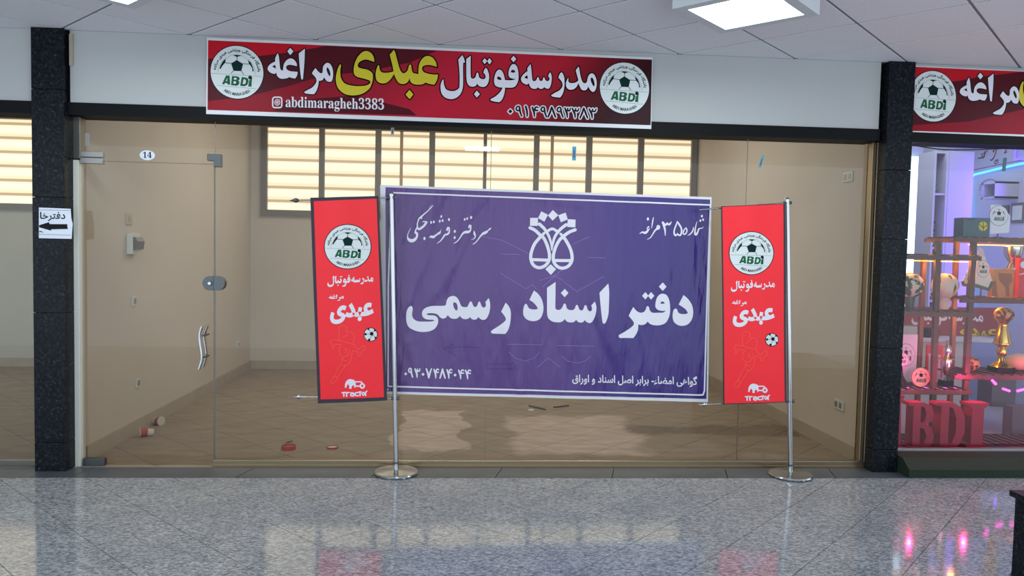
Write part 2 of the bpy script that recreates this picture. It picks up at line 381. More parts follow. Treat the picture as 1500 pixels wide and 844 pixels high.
# ---- rooms
def slab(name, m, *a, **k): return struct(name, box(*a), m, **k)
slab('wall_left', 'room_plaster', LX0 - .1, LX0, .2, 4.45, ZF, 3.45)
slab('wall_right', 'room_plaster', LX1, LX1 + .12, .2, 4.45, ZF, 3.45)
ZW0, ZW1 = 1.99, 3.17
for nm, a, b in (('wall_back', LX0, LX1), ('wall_back', -6, LX0 - .1)):
    m_ = 'room_plaster' if a > 0 else 'side_plaster'
    struct(nm, MB().box(a, b, 4.45, 4.57, ZF, ZW0).box(a, b, 4.45, 4.57, ZW1, 3.45), m_)
slab('ceiling', 'room_plaster', -6, LX1 + .1, .2, 4.57, 3.45, 3.5)
slab('wall_left', 'side_plaster', -6.12, -6, .2, 4.57, ZF, 3.45)
rf = slab('floor', 'skirting_stone', LX0, LX1, .05, 4.45, -.1, ZF - .01)
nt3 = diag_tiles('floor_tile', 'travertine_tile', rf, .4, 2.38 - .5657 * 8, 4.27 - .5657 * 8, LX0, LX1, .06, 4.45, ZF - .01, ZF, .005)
lf = slab('floor', 'skirting_stone', -6, LX0 - .1, .05, 4.45, -.1, ZF - .01)
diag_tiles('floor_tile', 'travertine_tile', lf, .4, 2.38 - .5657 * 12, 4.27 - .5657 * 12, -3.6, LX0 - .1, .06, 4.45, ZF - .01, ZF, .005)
slab('baseboard_left', 'skirting_stone', LX0, LX0 + .015, .2, 4.45, ZF, ZF + .11)
slab('baseboard_right', 'skirting_stone', LX1 - .015, LX1, .2, 4.45, ZF, ZF + .11)
slab('baseboard_back', 'skirting_stone', LX0 + .015, LX1 - .015, 4.435, 4.45, ZF, ZF + .11)
slab('baseboard_back', 'skirting_stone', -6, LX0 - .1, 4.435, 4.45, ZF, ZF + .11)
# ---- back windows: brown frame, mullions, glowing panes
def back_window(name, mulls, x0, x1, bars):
    wroot = thing(name, ((x0 + x1) / 2, 4.45, ZW0), None, None); tag(wroot, kind='structure', label='high brown framed back window with glowing panes, louvre shade bands painted in')
    struct('wall_back', MB().box(-6 if x0 < 0 else LX0, x0, 4.45, 4.57, ZW0, ZW1).box(x1, LX1 if x0 > 0 else LX0 - .1, 4.45, 4.57, ZW0, ZW1), 'room_plaster' if x0 > 0 else 'side_plaster')
    obj('window_frame', MB().box(x0, x1, 4.40, 4.47, ZW0, ZW0 + .075).box(x0, x1, 4.40, 4.47, ZW1 - .07, ZW1).box(x0, x0 + .075, 4.4, 4.47, ZW0 + .075, ZW1 - .07).box(x1 - .075, x1, 4.4, 4.47, ZW0 + .075, ZW1 - .07), 'brown_frame', wroot)
    for a, b in mulls: obj('mullion', box(a, b, 4.40, 4.47, ZW0 + .075, ZW1 - .07), 'brown_frame', wroot, bevel=.004)
    ed = [x0 + .075] + [v for m in mulls for v in m] + [x1 - .075]
    for a, b in zip(ed[::2], ed[1::2]): obj('glow_pane', box(a, b, 4.455, 4.46, ZW0 + .075, ZW1 - .07), 'painted_louvre_glow', wroot)
    for x in bars: obj('outer_bar', box(x - .02, x + .02, 4.446, 4.4545, ZW0 + .075, ZW1 - .07), 'window_bar', wroot)
ml = []
for a, b in ((467, 475), (549.5, 558), (628.5, 637), (708, 713), (782, 790), (859, 867.5), (935, 943.5)):
    ml.append((at(a, 235, 4.40).x, at(b, 235, 4.40).x))
back_window('window_1', ml, at(382, 250, 4.4).x, at(1021, 250, 4.4).x, [at(588, 235, 4.45).x, at(808.5, 235, 4.45).x])
back_window('window_2', [(-2.34, -2.27), (-1.62, -1.55), (-3.5, -3.43), (-4.25, -4.18)], -4.95, LX0 - .35, [])
# ---- glass front: panes, edge profiles
g1 = thing('window_3', (3.6, YG, ZF), None, None); tag(g1, kind='structure', label='frameless glass shopfront with brass coloured sill profile')
xd0, xd1 = at(122, 400, YG).x, at(314.5, 400, YG).x
def pane(a, b, z0, z1, par, m='shop_glass'):
    o = obj('glass_pane', MB().add([(a, YG, z0), (b, YG, z0), (b, YG, z1), (a, YG, z1)], [(0, 1, 2, 3)]), m, par)
    return o
xa = at(716, 400, YG).x; xb = at(1088, 420, YG).x; xe = at(1268, 400, YG).x
zt = 2.47; ztr = at(215, 238, YG).z
pane(xd1 + .006, xa - .002, ZF + .05, zt, g1); pane(xa + .002, xb - .002, ZF + .05, zt, g1); pane(xb + .002, xe, ZF + .05, zt, g1)
pane(xd0 - .05, xd1 + .003, ztr + .004, zt, g1)
for x in (xd1 + .003, xa, xb): obj('silicone_joint', box(x - .0022, x + .0022, YG - .003, YG + .004, ZF + .05, zt), 'grey_profile', g1)
obj('silicone_joint', box(xd0 - .05, xd1 + .003, YG - .003, YG + .003, ztr - .002, ztr + .002), 'brown_frame', g1)
sp = obj('sill_profile', MB().box(xd1, xe + .05, YG - .03, YG + .03, ZF, ZF + .048), 'gold_profile', g1, bevel=.004)
obj('profile_lip', MB().box(xd1, xe + .05, YG - .042, YG - .03, ZF, ZF + .014), 'gold_profile', g1)
obj('side_profile', MB().box(xe - .004, xe + .022, YG - .03, YG + .03, ZF + .048, 2.462), 'gold_profile', g1, bevel=.004)
obj('side_profile', MB().box(xe + .026, xe + .05, YG - .045, YG + .03, ZF + .048, 2.462), 'gold_profile', g1, bevel=.004)
for px, py in ((439, 685), (592, 687), (660, 687), (700, 690)):
    pass
# left jamb
jx = at(112, 400, YG).x
obj('side_profile', MB().box(jx - .055, jx - .01, YG - .05, YG + .03, ZF, 2.462), 'grey_profile', g1, bevel=.004)
obj('side_profile', MB().box(jx - .008, jx + .034, YG - .035, YG + .05, ZF, ztr), 'white_plastic', g1, bevel=.003)
obj('side_profile', MB().box(jx - .008, jx + .045, YG - .03, YG + .05, ztr + .01, 2.462), 'grey_profile', g1, bevel=.003)
# glass door
dr = thing('door_1', ((xd0 + xd1) / 2, YG, ZF), None, None); tag(dr, kind='structure', label='frameless glass door with steel patch fittings and wavy pull handle')
pane(xd0, xd1 - .002, ZF + .012, ztr - .003, dr)
obj('glass_edge', box(xd1 - .005, xd1 - .001, YG - .005, YG + .005, ZF + .012, ztr - .003), 'brown_frame', dr)
a = at(110, 221, YG - .02); b = at(150, 231, YG - .02); c = at(150, 240, YG - .02)
obj('pivot_plate', box(a.x, b.x, YG - .02, YG + .02, b.z + .002, a.z), 'dull_zinc', dr, bevel=.003)
obj('pivot_plate', box(a.x + .03, b.x, YG - .02, YG + .02, c.z, b.z - .002), 'dull_zinc', dr, bevel=.003)
a = at(304.5, 226, YG); b = at(325, 245, YG); cc = at(314, 236, YG)
obj('corner_patch', MB().prism([(a.x, a.z), (b.x, a.z), (b.x, b.z), (cc.x, b.z), (cc.x, cc.z), (a.x, cc.z)], YG - .02, YG + .02), 'dark_metal', dr, bevel=.003)
a = at(121, 672, YG - .02); b = at(153, 683, YG - .02)
obj('pivot_plate', box(a.x, b.x, YG - .02, YG + .02, b.z, a.z), 'dark_metal', dr, bevel=.003)
# lock: stadium-shaped body in two halves with cylinder
lc = at(314.5, 415, YG); hw, hh = .076, .05
pl = []
for k in range(25):
    an = math.pi / 2 + math.pi * k / 24; pl.append((-hw + hh + hh * math.cos(an), hh * math.sin(an)))
lk = obj('lock_body', MB().prism([(lc.x + x, lc.z + z) for x, z in pl] + [(lc.x - .001, lc.z - hh), (lc.x - .001, lc.z + hh)], YG - .028, YG + .028), 'dark_metal', dr, bevel=.004)
obj('lock_cylinder', MB().lathe((lc.x - .024, YG - .028, lc.z), [(.016, 0), (.016, -.008), (.011, -.014), (.004, -.014)], 16, 'y'), 'steel', lk, smooth=True)
obj('strike_body', MB().prism([(lc.x - x, lc.z + z) for x, z in pl] + [(lc.x + .001, lc.z - hh), (lc.x + .001, lc.z + hh)], YG - .028, YG + .028), 'dark_metal', dr, bevel=.004)
# wavy double pull handle
def px_curve(pts, Y): return [at(x, y, Y) for x, y in pts]
def smooth_pts(pts, n=6):
    P = [Vector(p) for p in pts]; out = []
    for i in range(len(P) - 1):
        p0, p1, p2, p3 = P[max(i - 1, 0)], P[i], P[i + 1], P[min(i + 2, len(P) - 1)]
        for k in range(n):
            t = k / n; out.append(.5 * ((2 * p1) + (-p0 + p2) * t + (2 * p0 - 5 * p1 + 4 * p2 - p3) * t * t + (-p0 + 3 * p1 - 3 * p2 + p3) * t ** 3))
    return out + [P[-1]]
hp = [(296, 478), (292.5, 490), (293, 505), (295, 518), (295, 530), (291.5, 541)]
hd = obj('pull_handle', MB().tube(smooth_pts(px_curve(hp, YG - .06)), .0095, 10), 'steel', dr, smooth=True)
hp2 = [(304, 477), (300.5, 486), (298.5, 494), (301, 512), (301.5, 522), (297, 538)]
hb = obj('pull_handle', MB().tube(smooth_pts(px_curve(hp2, YG + .05)), .0095, 10), 'steel', dr, smooth=True)
for y in (492, 524):
    p = at(296.5, y, YG - .055); obj('handle_stud', MB().tube([(p.x, YG - .055, p.z), (p.x + .008, YG + .05, p.z)], .008, 8), 'dark_metal', hd, smooth=True)
# left neighbour glass front, right neighbour glass front
g2 = thing('window_4', (-1.6, YG, ZF), None, None); tag(g2, kind='structure', label='glass front of the left neighbouring unit')
pane(-6, .035, ZF + .05, zt, g2); obj('sill_profile', box(-6, .035, YG - .03, YG + .03, ZF, ZF + .045), 'grey_profile', g2, bevel=.003)
g3 = thing('window_5', (8.5, YG, ZF), None, None); tag(g3, kind='structure', label='glass front of the trophy shop on the right')
pane(6.16, 11.0, ZF + .14, zt, g3)
obj('sill_profile', box(6.16, 11.0, YG - .03, YG + .03, ZF + .125, ZF + .145), 'dull_zinc', g3, bevel=.003)

# ================================================================ PRINT TOOLS (flat lettering in photo pixels laid on cloth planes)
def cr_closed(pts, n=5):
    """pts: (x,y,corner). Catmull-Rom through smooth points, straight/sharp at corners"""
    out = []; L = len(pts)
    for i in range(L):
        p0, p1, p2, p3 = pts[i - 1], pts[i], pts[(i + 1) % L], pts[(i + 2) % L]
        a = p1 if p1[2] else p0; d = p2 if p2[2] else p3
        for k in range(n):
            t = k / n
            out.append(tuple(.5 * (2 * p1[j] + (-a[j] + p2[j]) * t + (2 * a[j] - 5 * p1[j] + 4 * p2[j] - d[j]) * t * t + (-a[j] + 3 * p1[j] - 3 * p2[j] + d[j]) * t ** 3) for j in (0, 1)))
    return out
def parse(s):
    r = []
    for tok in s.split():
        c = tok.endswith('!'); x, y = tok.rstrip('!').split(','); r.append((float(x), float(y), c))
    return r
class Ink:
    """collects 2-D triangles in photo pixels"""
    def __init__(s): s.v = []; s.f = []; s.z = []; s.n = 0
    def add(s, vs, fs): n = len(s.v); s.n += 1; s.z += [(s.n % 24) * 2e-5] * len(vs); s.v += vs; s.f += [tuple(i + n for i in f) for f in fs]
    def fill(s, cs):
        vs = [p for c in cs for p in c]
        tr = tessellate_polygon([[Vector((p[0], p[1], 0)) for p in c] for c in cs]); s.add(vs, [tuple(t) for t in tr])
    def line(s, pts, ws, closed=False):
        n = len(pts); V = [Vector(p) for p in pts]
        for i in range(n if closed else n - 1):
            a, b = V[i], V[(i + 1) % n]; wa, wb = ws[i] / 2, ws[(i + 1) % n] / 2; d = b - a
            if d.length < 1e-6: continue
            nn = Vector((-d.y, d.x)).normalized()
            s.add([tuple(a + nn * wa), tuple(a - nn * wa), tuple(b - nn * wb), tuple(b + nn * wb)], [(0, 1, 2, 3)])
        for i in range(n):
            if ws[i] > .25:
                s.add([(V[i].x + ws[i] / 2 * math.cos(k * math.pi / 4), V[i].y + ws[i] / 2 * math.sin(k * math.pi / 4)) for k in range(8)], [tuple(range(8))])
def glyphs(ox, oy, sc, groups, out=None, ow=0, n=5):
    """groups: list of lists of contour strings (first outer, others holes). returns fill Ink, optional outline Ink"""
    ink = Ink(); o = Ink()
    for g in groups:
        cs = [[(ox + x / sc, oy + y / sc) for x, y in cr_closed(parse(c), n)] for c in g]
        ink.fill(cs)
        if ow:
            for c in cs: o.line(c, [ow] * len(c), True)
    return ink, o
def strokes(ox, oy, sc, lst, ink=None, n=5, ws=1):
    ink = ink or Ink()
    for s in lst:
        P = [tuple(map(float, t.split(','))) for t in s.split()]
        if len(P) == 1:          # a nastaliq dot
            x, y, w_ = P[0]; w_ = w_ / 2; ink.add([(ox + (x + a * w_) / sc, oy + (y + b * w_) / sc) for a, b in ((-.75, .2), (-.55, .85), (0, 1.15), (.6, .75), (.8, -.1), (.55, -.8), (0, -1.15), (-.6, -.7))], [tuple(range(8))]); continue
        q = smooth_pts(P, n); ink.line([(ox + p[0] / sc, oy + p[1] / sc) for p in q], [p[2] / sc * ws for p in q])
    return ink
# Arabic shaping with presentation forms (isolated, final, initial, medial)
AR = {'ا': (0xFE8D, 0xFE8E), 'ب': (0xFE8F, 0xFE90, 0xFE91, 0xFE92), 'ت': (0xFE95, 0xFE96, 0xFE97, 0xFE98), 'ج': (0xFE9D, 0xFE9E, 0xFE9F, 0xFEA0), 'خ': (0xFEA5, 0xFEA6, 0xFEA7, 0xFEA8),
      'د': (0xFEA9, 0xFEAA), 'ر': (0xFEAD, 0xFEAE), 'ز': (0xFEAF, 0xFEB0), 'س': (0xFEB1, 0xFEB2, 0xFEB3, 0xFEB4), 'ش': (0xFEB5, 0xFEB6, 0xFEB7, 0xFEB8), 'ص': (0xFEB9, 0xFEBA, 0xFEBB, 0xFEBC),
      'ض': (0xFEBD, 0xFEBE, 0xFEBF, 0xFEC0), 'ع': (0xFEC9, 0xFECA, 0xFECB, 0xFECC), 'غ': (0xFECD, 0xFECE, 0xFECF, 0xFED0), 'ف': (0xFED1, 0xFED2, 0xFED3, 0xFED4), 'ق': (0xFED5, 0xFED6, 0xFED7, 0xFED8),
      'ل': (0xFEDD, 0xFEDE, 0xFEDF, 0xFEE0), 'م': (0xFEE1, 0xFEE2, 0xFEE3, 0xFEE4), 'ن': (0xFEE5, 0xFEE6, 0xFEE7, 0xFEE8), 'ه': (0xFEE9, 0xFEEA, 0xFEEB, 0xFEEC), 'و': (0xFEED, 0xFEEE),
      'ی': (0xFBFC, 0xFBFD, 0xFBFE, 0xFBFF), 'گ': (0xFB92, 0xFB93, 0xFB94, 0xFB95), 'ک': (0xFB8E, 0xFB8F, 0xFB90, 0xFB91), 'ء': (0xFE80,)}
def shape(t):
    o = []
    for i, c in enumerate(t):
        if c not in AR: o.append(c); continue
        f = AR[c]; prev = i > 0 and t[i - 1] in AR and len(AR[t[i - 1]]) == 4 and len(f) > 1
        nxt = len(f) == 4 and i + 1 < len(t) and t[i + 1] in AR and len(AR[t[i + 1]]) > 1
        o.append(chr(f[3] if prev and nxt else f[1] if prev else f[2] if nxt else f[0]))
    return ''.join(reversed(o))
def text2d(body, bold=0., res=2):
    c = bpy.data.curves.new('lettering', 'FONT'); c.body = body; c.resolution_u = res; c.offset = bold; c.fill_mode = 'FRONT'
    o = bpy.data.objects.new('lettering', c); COL.objects.link(o); bpy.context.view_layer.update()
    dg = bpy.context.evaluated_depsgraph_get(); me = o.evaluated_get(dg).to_mesh()
    v = [(p.co.x, p.co.y) for p in me.vertices]; f = [tuple(p.vertices) for p in me.polygons]
    o.evaluated_get(dg).to_mesh_clear(); bpy.data.objects.remove(o); bpy.data.curves.remove(c)
    return v, f
def text(body, x0, yt, x1, yb, slope=0, bold=0., ink=None, outl=None, ow=0, italic=0, res=2):
    """fit text into a pixel box; slope lowers the right end"""
    v, f = text2d(body, bold, res); xs = [p[0] for p in v]; ys = [p[1] for p in v]
    ax, bx, ay, by = min(xs), max(xs), min(ys), max(ys); ink = ink or Ink()
    q = []
    for x, y in v:
        u = (x - ax + italic * (y - ay)) / (bx - ax); t = (y - ay) / (by - ay); X = x0 + u * (x1 - x0)
        q.append((X, yb + (yt - yb) * t + slope * (X - x0)))
    ink.add(q, f)
    if outl is not None:
        from collections import Counter
        ec = Counter(tuple(sorted(e)) for fa in f for e in zip(fa, fa[1:] + fa[:1]))
        for (a, b), k in ec.items():
            if k == 1: outl.line([q[a], q[b]], [ow, ow])
    return ink
def arctext(body, cx, cy, r, h, a0, a1, bold=0., ink=None, inward=False, xf=None):
    """text bent on a circle, from angle a0 (left end) to a1 (right end), degrees, y down"""
    v, f = text2d(body, bold, 1); xs = [p[0] for p in v]; ys = [p[1] for p in v]; ax, bx, ay, by = min(xs), max(xs), min(ys), max(ys)
    ink = ink or Ink(); q = []
    for x, y in v:
        t = (x - ax) / (bx - ax); a = math.radians(a0 + (a1 - a0) * t); s = (y - ay) / (by - ay)
        rr = r + s * h if not inward else r + (1 - s) * h
        q.append(xf(rr * math.cos(a), -rr * math.sin(a)))
    ink.add(q, f); return ink

def lay(name, ink, m, parent, Y, off, deform=None, cut=None, label=None):
    """map pixel triangles to the upright plane y=Y, off metres in front of the cloth; cut along a grid so that it follows folds"""
    if not ink.f: return None
    bm = bmesh.new(); vs = []
    for p, e_ in zip(ink.v, ink.z): w_ = at(p[0], p[1], Y); vs.append(bm.verts.new((w_.x, -e_, w_.z)))
    for f in ink.f:
        try: bm.faces.new([vs[i] for i in f])
        except ValueError: pass
    if deform and cut:
        xs = [v.co.x for v in bm.verts]; zs = [v.co.z for v in bm.verts]
        for ax, lo, hi, st in ((0, min(xs), max(xs), cut[0]), (2, min(zs), max(zs), cut[1])):
            if not st: continue
            k = math.floor(lo / st) + 1
            while k * st < hi:
                co = [0, 0, 0]; no = [0, 0, 0]; co[ax] = k * st; no[ax] = 1
                bmesh.ops.bisect_plane(bm, geom=bm.verts[:] + bm.edges[:] + bm.faces[:], plane_co=co, plane_no=no, dist=1e-6); k += 1
    nor = {}
    base = origin(parent)
    for v in bm.verts:
        d = deform(v.co.x, v.co.z) if deform else 0
        v.co = Vector((v.co.x, v.co.y + Y - off + d, v.co.z)) - base
    bmesh.ops.recalc_face_normals(bm, faces=bm.faces)
    for f in bm.faces:
        if f.normal.y > 0: f.normal_flip()
        f.smooth = True
    me = bpy.data.meshes.new(name); bm.to_mesh(me); bm.free(); me.materials.append(MT[m])
    if deform:
        nn = []
        for v in me.vertices:
            x, z = v.co.x + base.x, v.co.z + base.z; e = .004
            gx = (deform(x + e, z) - deform(x - e, z)) / (2 * e); gz = (deform(x, z + e) - deform(x, z - e)) / (2 * e)
            nn.append(Vector((gx, -1, gz)).normalized())
        me.normals_split_custom_set_from_vertices(nn)
    o = bpy.data.objects.new(name, me); COL.objects.link(o); o.parent = parent
    if label: o['label'] = label
    return o
def quad_patch(TL, TR, BR, BL): return [TL, TR, BR, BL]
def sheet(name, quad, m, parent, Y, off, deform, nx, nz, thick=.0012, label=None):
    """cloth sheet on plane Y between four pixel corners, gridded and folded"""
    base = origin(parent); TL, TR, BR, BL = [at(*p, Y) for p in quad]; vs = []; fs = []
    for j in range(nz + 1):
        for i in range(nx + 1):
            s, t = i / nx, j / nz; p = TL.lerp(TR, s).lerp(BL.lerp(BR, s), t)
            vs.append((p.x, Y - off + (deform(p.x, p.z) if deform else 0), p.z))
    W = nx + 1
    for j in range(nz):
        for i in range(nx): a = j * W + i; fs.append((a, a + W, a + W + 1, a + 1))
    n = len(vs); vs += [(x, y + thick, z) for x, y, z in vs]; fs += [tuple(i + n for i in reversed(f)) for f in fs]
    per = list(range(W)) + [j * W + nx for j in range(1, nz + 1)] + [nz * W + i for i in range(nx - 1, -1, -1)] + [j * W for j in range(nz - 1, 0, -1)]
    fs += [(per[k], per[(k + 1) % len(per)], per[(k + 1) % len(per)] + n, per[k] + n) for k in range(len(per))]
    me = bpy.data.meshes.new(name); me.from_pydata([tuple(Vector(v) - base) for v in vs], [], fs); me.update()
    bm = bmesh.new(); bm.from_mesh(me); bmesh.ops.recalc_face_normals(bm, faces=bm.faces); bm.to_mesh(me); bm.free()
    for p in me.polygons: p.use_smooth = True
    me.set_sharp_from_angle(angle=math.radians(50)); me.materials.append(MT[m])
    o = bpy.data.objects.new(name, me); COL.objects.link(o); o.parent = parent
    if label: o['label'] = label
    return o

ARC = 'باشگاه فرهنگی ورزشی عبدی مراغه'
def club_badge(cx, cy, rx, ry, sh, parent, Y, o0, deform=None, cut=None, small=False, tint='logo_white'):
    """round football club badge; unit circle drawn through the affine map (rx, ry, shear)"""
    def X(x, y): return (cx + x * rx, cy + y * ry + sh * x * rx)
    circ = [X(math.cos(2 * math.pi * k / 48), math.sin(2 * math.pi * k / 48)) for k in range(48)]
    k1, k2, k3 = o0, o0 + .0007, o0 + .0014
    bgk = Ink(); bgk.fill([[X(1.035 * math.cos(2 * math.pi * k / 48), 1.035 * math.sin(2 * math.pi * k / 48)) for k in range(48)]])
    root = lay('badge_rim', bgk, 'print_black', parent, Y, k1, deform, cut)
    i = Ink(); i.fill([circ]); lay('badge_disc', i, tint, parent, Y, k2, deform, cut)
    def T(s, corner=True):        # crop coordinates of the big badge -> unit
        return [X((x - 418) / 370, (y - 412) / 368) for x, y in cr_closed(parse(s), 3)]
    bk = Ink(); gr = Ink()
    for s in ('415,242! 505,292! 480,395! 370,395! 336,292!', '260,232! 252,285! 215,330 190,375! 172,370! 190,320 225,262', '572,240! 590,290 630,345 636,395! 655,390! 640,330 610,270', '360,175! 420,172 480,180! 440,190! 425,200! 400,192!'): bk.fill([T(s)])
    w1 = rx * .022
    def Ln(pts, w): bk.line([X((x - 418) / 370, (y - 412) / 368) for x, y in pts], [w * rx] * len(pts))
    for L in ([(336, 290), (252, 285)], [(505, 292), (590, 293)], [(418, 242), (418, 190)], [(370, 393), (335, 430)], [(480, 393), (512, 440)]): Ln(L, .022)
    for L in ([(60, 438), (770, 458)], [(130, 605), (690, 635)], [(252, 285), (262, 232), (330, 180), (418, 168), (500, 180), (575, 235), (590, 293)], [(150, 420), (165, 350), (200, 280), (262, 215)], [(680, 440), (670, 370), (640, 300), (575, 225)]): Ln(L, .008)
    if not small:
        arctext(shape(ARC), 0, 0, .76, .17, 176, 3, .035, bk, xf=X)
        arctext('ABDI MARAGHEH', 0, 0, .77, .125, 235, 305, .025, bk, inward=True, xf=X)
    # ABDI letters
    gr.fill([T('265,462! 315,462! 325,588! 285,588! 283,570! 250,568! 240,588! 208,585!'), T('285,495! 281,540! 262,540!')][:2])
    gr.fill([T('348,466! 425,470! 452,485 455,510 435,527! 452,545 445,580 415,602! 335,595!'), T('378,492! 405,492 415,505 405,518! 375,515!'), T('372,540! 398,540 408,555 395,574! 368,572!')])
    gr.fill([T('485,478! 545,482! 575,500 580,540 560,585 520,605! 462,600!'), T('512,508! 532,508 545,530 535,565 512,575! 498,573!')])
    bk.fill([T('604,452 628,470 630,495 610,508 585,500 576,478 588,458')])
    gr.fill([T('590,520! 628,500! 622,607! 575,605!')])
    lay('badge_art', bk, 'print_dark_green' if not small else 'print_black', parent, Y, k3, deform, cut)
    lay('badge_letters', gr, 'print_green', parent, Y, k3, deform, cut)

# glyph outlines of the wide red banner (pixel crops)
MARAGHEH = [['228,185! 245,250 255,350 265,420 285,448! 305,440 310,400 325,340 370,285 420,265 465,280 500,320 515,360 512,382! 460,368 400,362 365,375 352,400 370,435 420,458 480,463 527,468! 518,520 490,568! 440,560 400,545! 370,562 300,572 250,560 215,520 205,470! 195,490 165,497 110,475 80,440 75,410 95,370 140,335 178,318 190,300 188,270 205,225', '140,385! 190,362! 195,395 198,420! 165,400'],
            ['415,105! 462,160! 415,215! 370,158!'], ['635,118! 630,300 615,480 605,575 590,580 580,570! 565,460 550,300 543,190!'],
            ['905,430 915,380 960,335 1010,345 1045,400 1060,480 1055,560 1035,610 1005,617 965,605 935,565 925,550! 900,590 860,603 845,600! 838,660 815,740 780,795 760,803 700,800 640,790 625,770! 680,740 750,700 800,640 812,600! 800,560 770,520 742,492! 765,450 795,412! 830,455 870,488 900,478', '975,400 1000,430 1020,490 1015,528 1000,525 975,480 962,430']]
ABDI = [['125,275! 95,330 70,430 68,510 90,590 140,650 210,690 300,703 400,690 480,650 540,590 570,500 575,420 550,380 500,350 430,335 380,318 368,290 385,250 430,222 490,210 550,228 590,243! 592,200 560,130 490,92 430,110 370,170 330,250 312,330 315,400 345,440 400,460 480,480 530,500 540,525 515,552 460,570 350,575 250,560 180,530 140,470 128,400 130,340 138,300 133,280'],
        ['648,288 625,340 612,410 620,480 650,520 700,538 750,532 800,500 840,450 865,405! 885,460 920,520 965,545 1020,540 1060,510 1078,462! 1090,510 1130,545 1200,555 1260,548 1298,525! 1350,545 1420,555! 1455,490 1470,415! 1400,415 1340,405 1280,385 1253,350 1255,310 1290,290 1350,285 1420,300 1452,312! 1440,250 1400,190 1340,162 1280,175 1230,230 1205,300 1200,380 1200,410! 1150,400 1120,385 1105,330 1100,290 1085,280 1068,300 1050,360 1010,395 970,385 940,330 910,220 880,110 860,75! 835,110 805,140! 825,220 845,300 855,360 860,370 800,388 730,392 690,380 670,350 662,300'],
        ['1078,625! 1130,690! 1078,753! 1022,690!']]
FOOTBALL = [['1115,238 1155,260 1180,330 1188,430 1180,490 1150,550 1110,578 1050,583 990,580! 985,650 960,730 925,780 895,792! 840,785 785,768 782,748! 850,710 915,650 950,595 952,580! 900,575 850,550 832,500 835,440 855,370 885,328 915,320 950,345 975,400 990,470! 1050,475 1110,470 1150,455! 1100,450 1060,435 1042,400 1045,340 1065,280 1090,248', '1075,350 1090,325 1120,325 1140,350 1125,362 1095,362', '875,445 890,420 920,430 940,460 930,470 895,465'],
            ['1115,118! 1155,165! 1115,213! 1075,165!'],
            ['492,118! 490,250 492,400 500,440 530,450 560,430 575,380 590,362 605,385 615,430 650,455 690,455 708,430 700,390 675,365! 690,320 715,290! 740,330 758,400 755,480 730,540 690,570 640,568 605,550 585,520! 570,550 530,568 480,560 445,520 430,450 428,300 428,165!'],
            ['695,152! 730,195! 695,240! 662,197!'], ['765,152! 800,198! 765,245! 730,198!'], ['580,625! 625,675! 580,728! 540,675!'],
            ['370,108! 395,160 410,218! 385,215! 380,300 382,450 378,570 355,650 310,710 250,742 190,748 120,725 70,670 52,590 60,520 80,475 97,462 98,500 110,560 140,610 200,630 260,628 310,600 328,560 330,400 322,280 310,175!']]
SCHOOL = [['265,108! 280,200 290,320 300,390 330,410 365,390 385,345 400,335 412,365 430,400 470,400 490,350 505,340 520,375 545,405 585,400 600,360 575,322! 590,280 612,250! 635,310 635,400 620,480 590,535 560,540 525,530 505,510! 485,535 440,545 410,530 395,515! 365,540 310,542 265,515 240,460 232,440! 215,465 180,465 120,430 97,380 110,330 150,280 200,240 215,230 207,190 235,145', '155,345! 205,300! 215,335 220,368! 190,362'],
          ['805,250! 835,280 860,360 862,460 855,540 835,620 800,680 780,697! 700,690 640,675 628,655! 690,615 760,580 810,530 828,480 815,420 780,375 755,345! 775,290'],
          ['928,345 905,390 888,440 895,510 930,550 980,560 1030,545 1080,500 1105,440! 1130,500 1160,555 1210,572 1255,550 1280,500! 1300,545 1340,590 1375,595 1405,565 1425,490 1425,400 1400,320 1365,280 1325,275 1285,310 1265,370 1255,420 1225,445 1190,435 1165,390 1140,300 1125,210 1110,150! 1085,180 1058,220! 1080,300 1100,370 1100,400 1060,430 1000,442 950,435 930,410 930,375', '1345,345 1370,380 1388,440 1385,500 1360,480 1330,420 1322,365']]
# Persian digits drawn as brush strokes in a unit box (x, y down, width)
DG = {'0': ['.5,.5,.0'], '1': ['.25,.0,.26 .5,.35,.26 .62,.7,.24 .6,1,.16'], '3': ['.06,.05,.2 .2,.3,.26 .38,.6,.26 .42,1,.16', '.2,.3,.24 .42,.3,.22 .5,.06,.16', '.45,.28,.22 .75,.32,.22 .92,.05,.14'],
      '4': ['.06,.05,.2 .2,.3,.26 .36,.6,.26 .4,1,.16', '.95,.1,.18 .7,.02,.2 .5,.16,.2 .55,.36,.22 .9,.38,.2'], '7': ['.05,.0,.2 .3,.45,.26 .48,1,.22', '.95,.0,.16 .72,.4,.24 .5,1,.2'],
      '8': ['.48,.0,.2 .3,.5,.26 .05,1,.2', '.5,.0,.2 .72,.5,.26 .95,1,.22'], '9': ['.66,.32,.2 .6,.08,.2 .34,.02,.2 .12,.18,.2 .16,.38,.2 .4,.46,.2 .66,.38,.2', '.62,.2,.24 .68,.55,.24 .92,1,.2']}
def digits(spec, ink, outl=None, ow=0, k=1.0):
    for d, x0, x1, y0, y1 in spec:
        if d == '0':
            r = (y1 - y0) / 2; c = ((x0 + x1) / 2, (y0 + y1) / 2); q = [(c[0] - r, c[1]), (c[0], c[1] - r), (c[0] + r, c[1]), (c[0], c[1] + r)]; ink.add(q, [(0, 1, 2, 3)])
            if outl: outl.line(q, [ow] * 4, True)
            continue
        for st in DG[d]:
            P = smooth_pts([tuple(map(float, t.split(','))) for t in st.split()], 4); h = y1 - y0; pts = [(x0 + p[0] * (x1 - x0), y0 + p[1] * h) for p in P]
            ink.line(pts, [p[2] * h * .78 * k for p in P])
            if outl: outl.line(pts, [p[2] * h * .78 * k + ow for p in P])
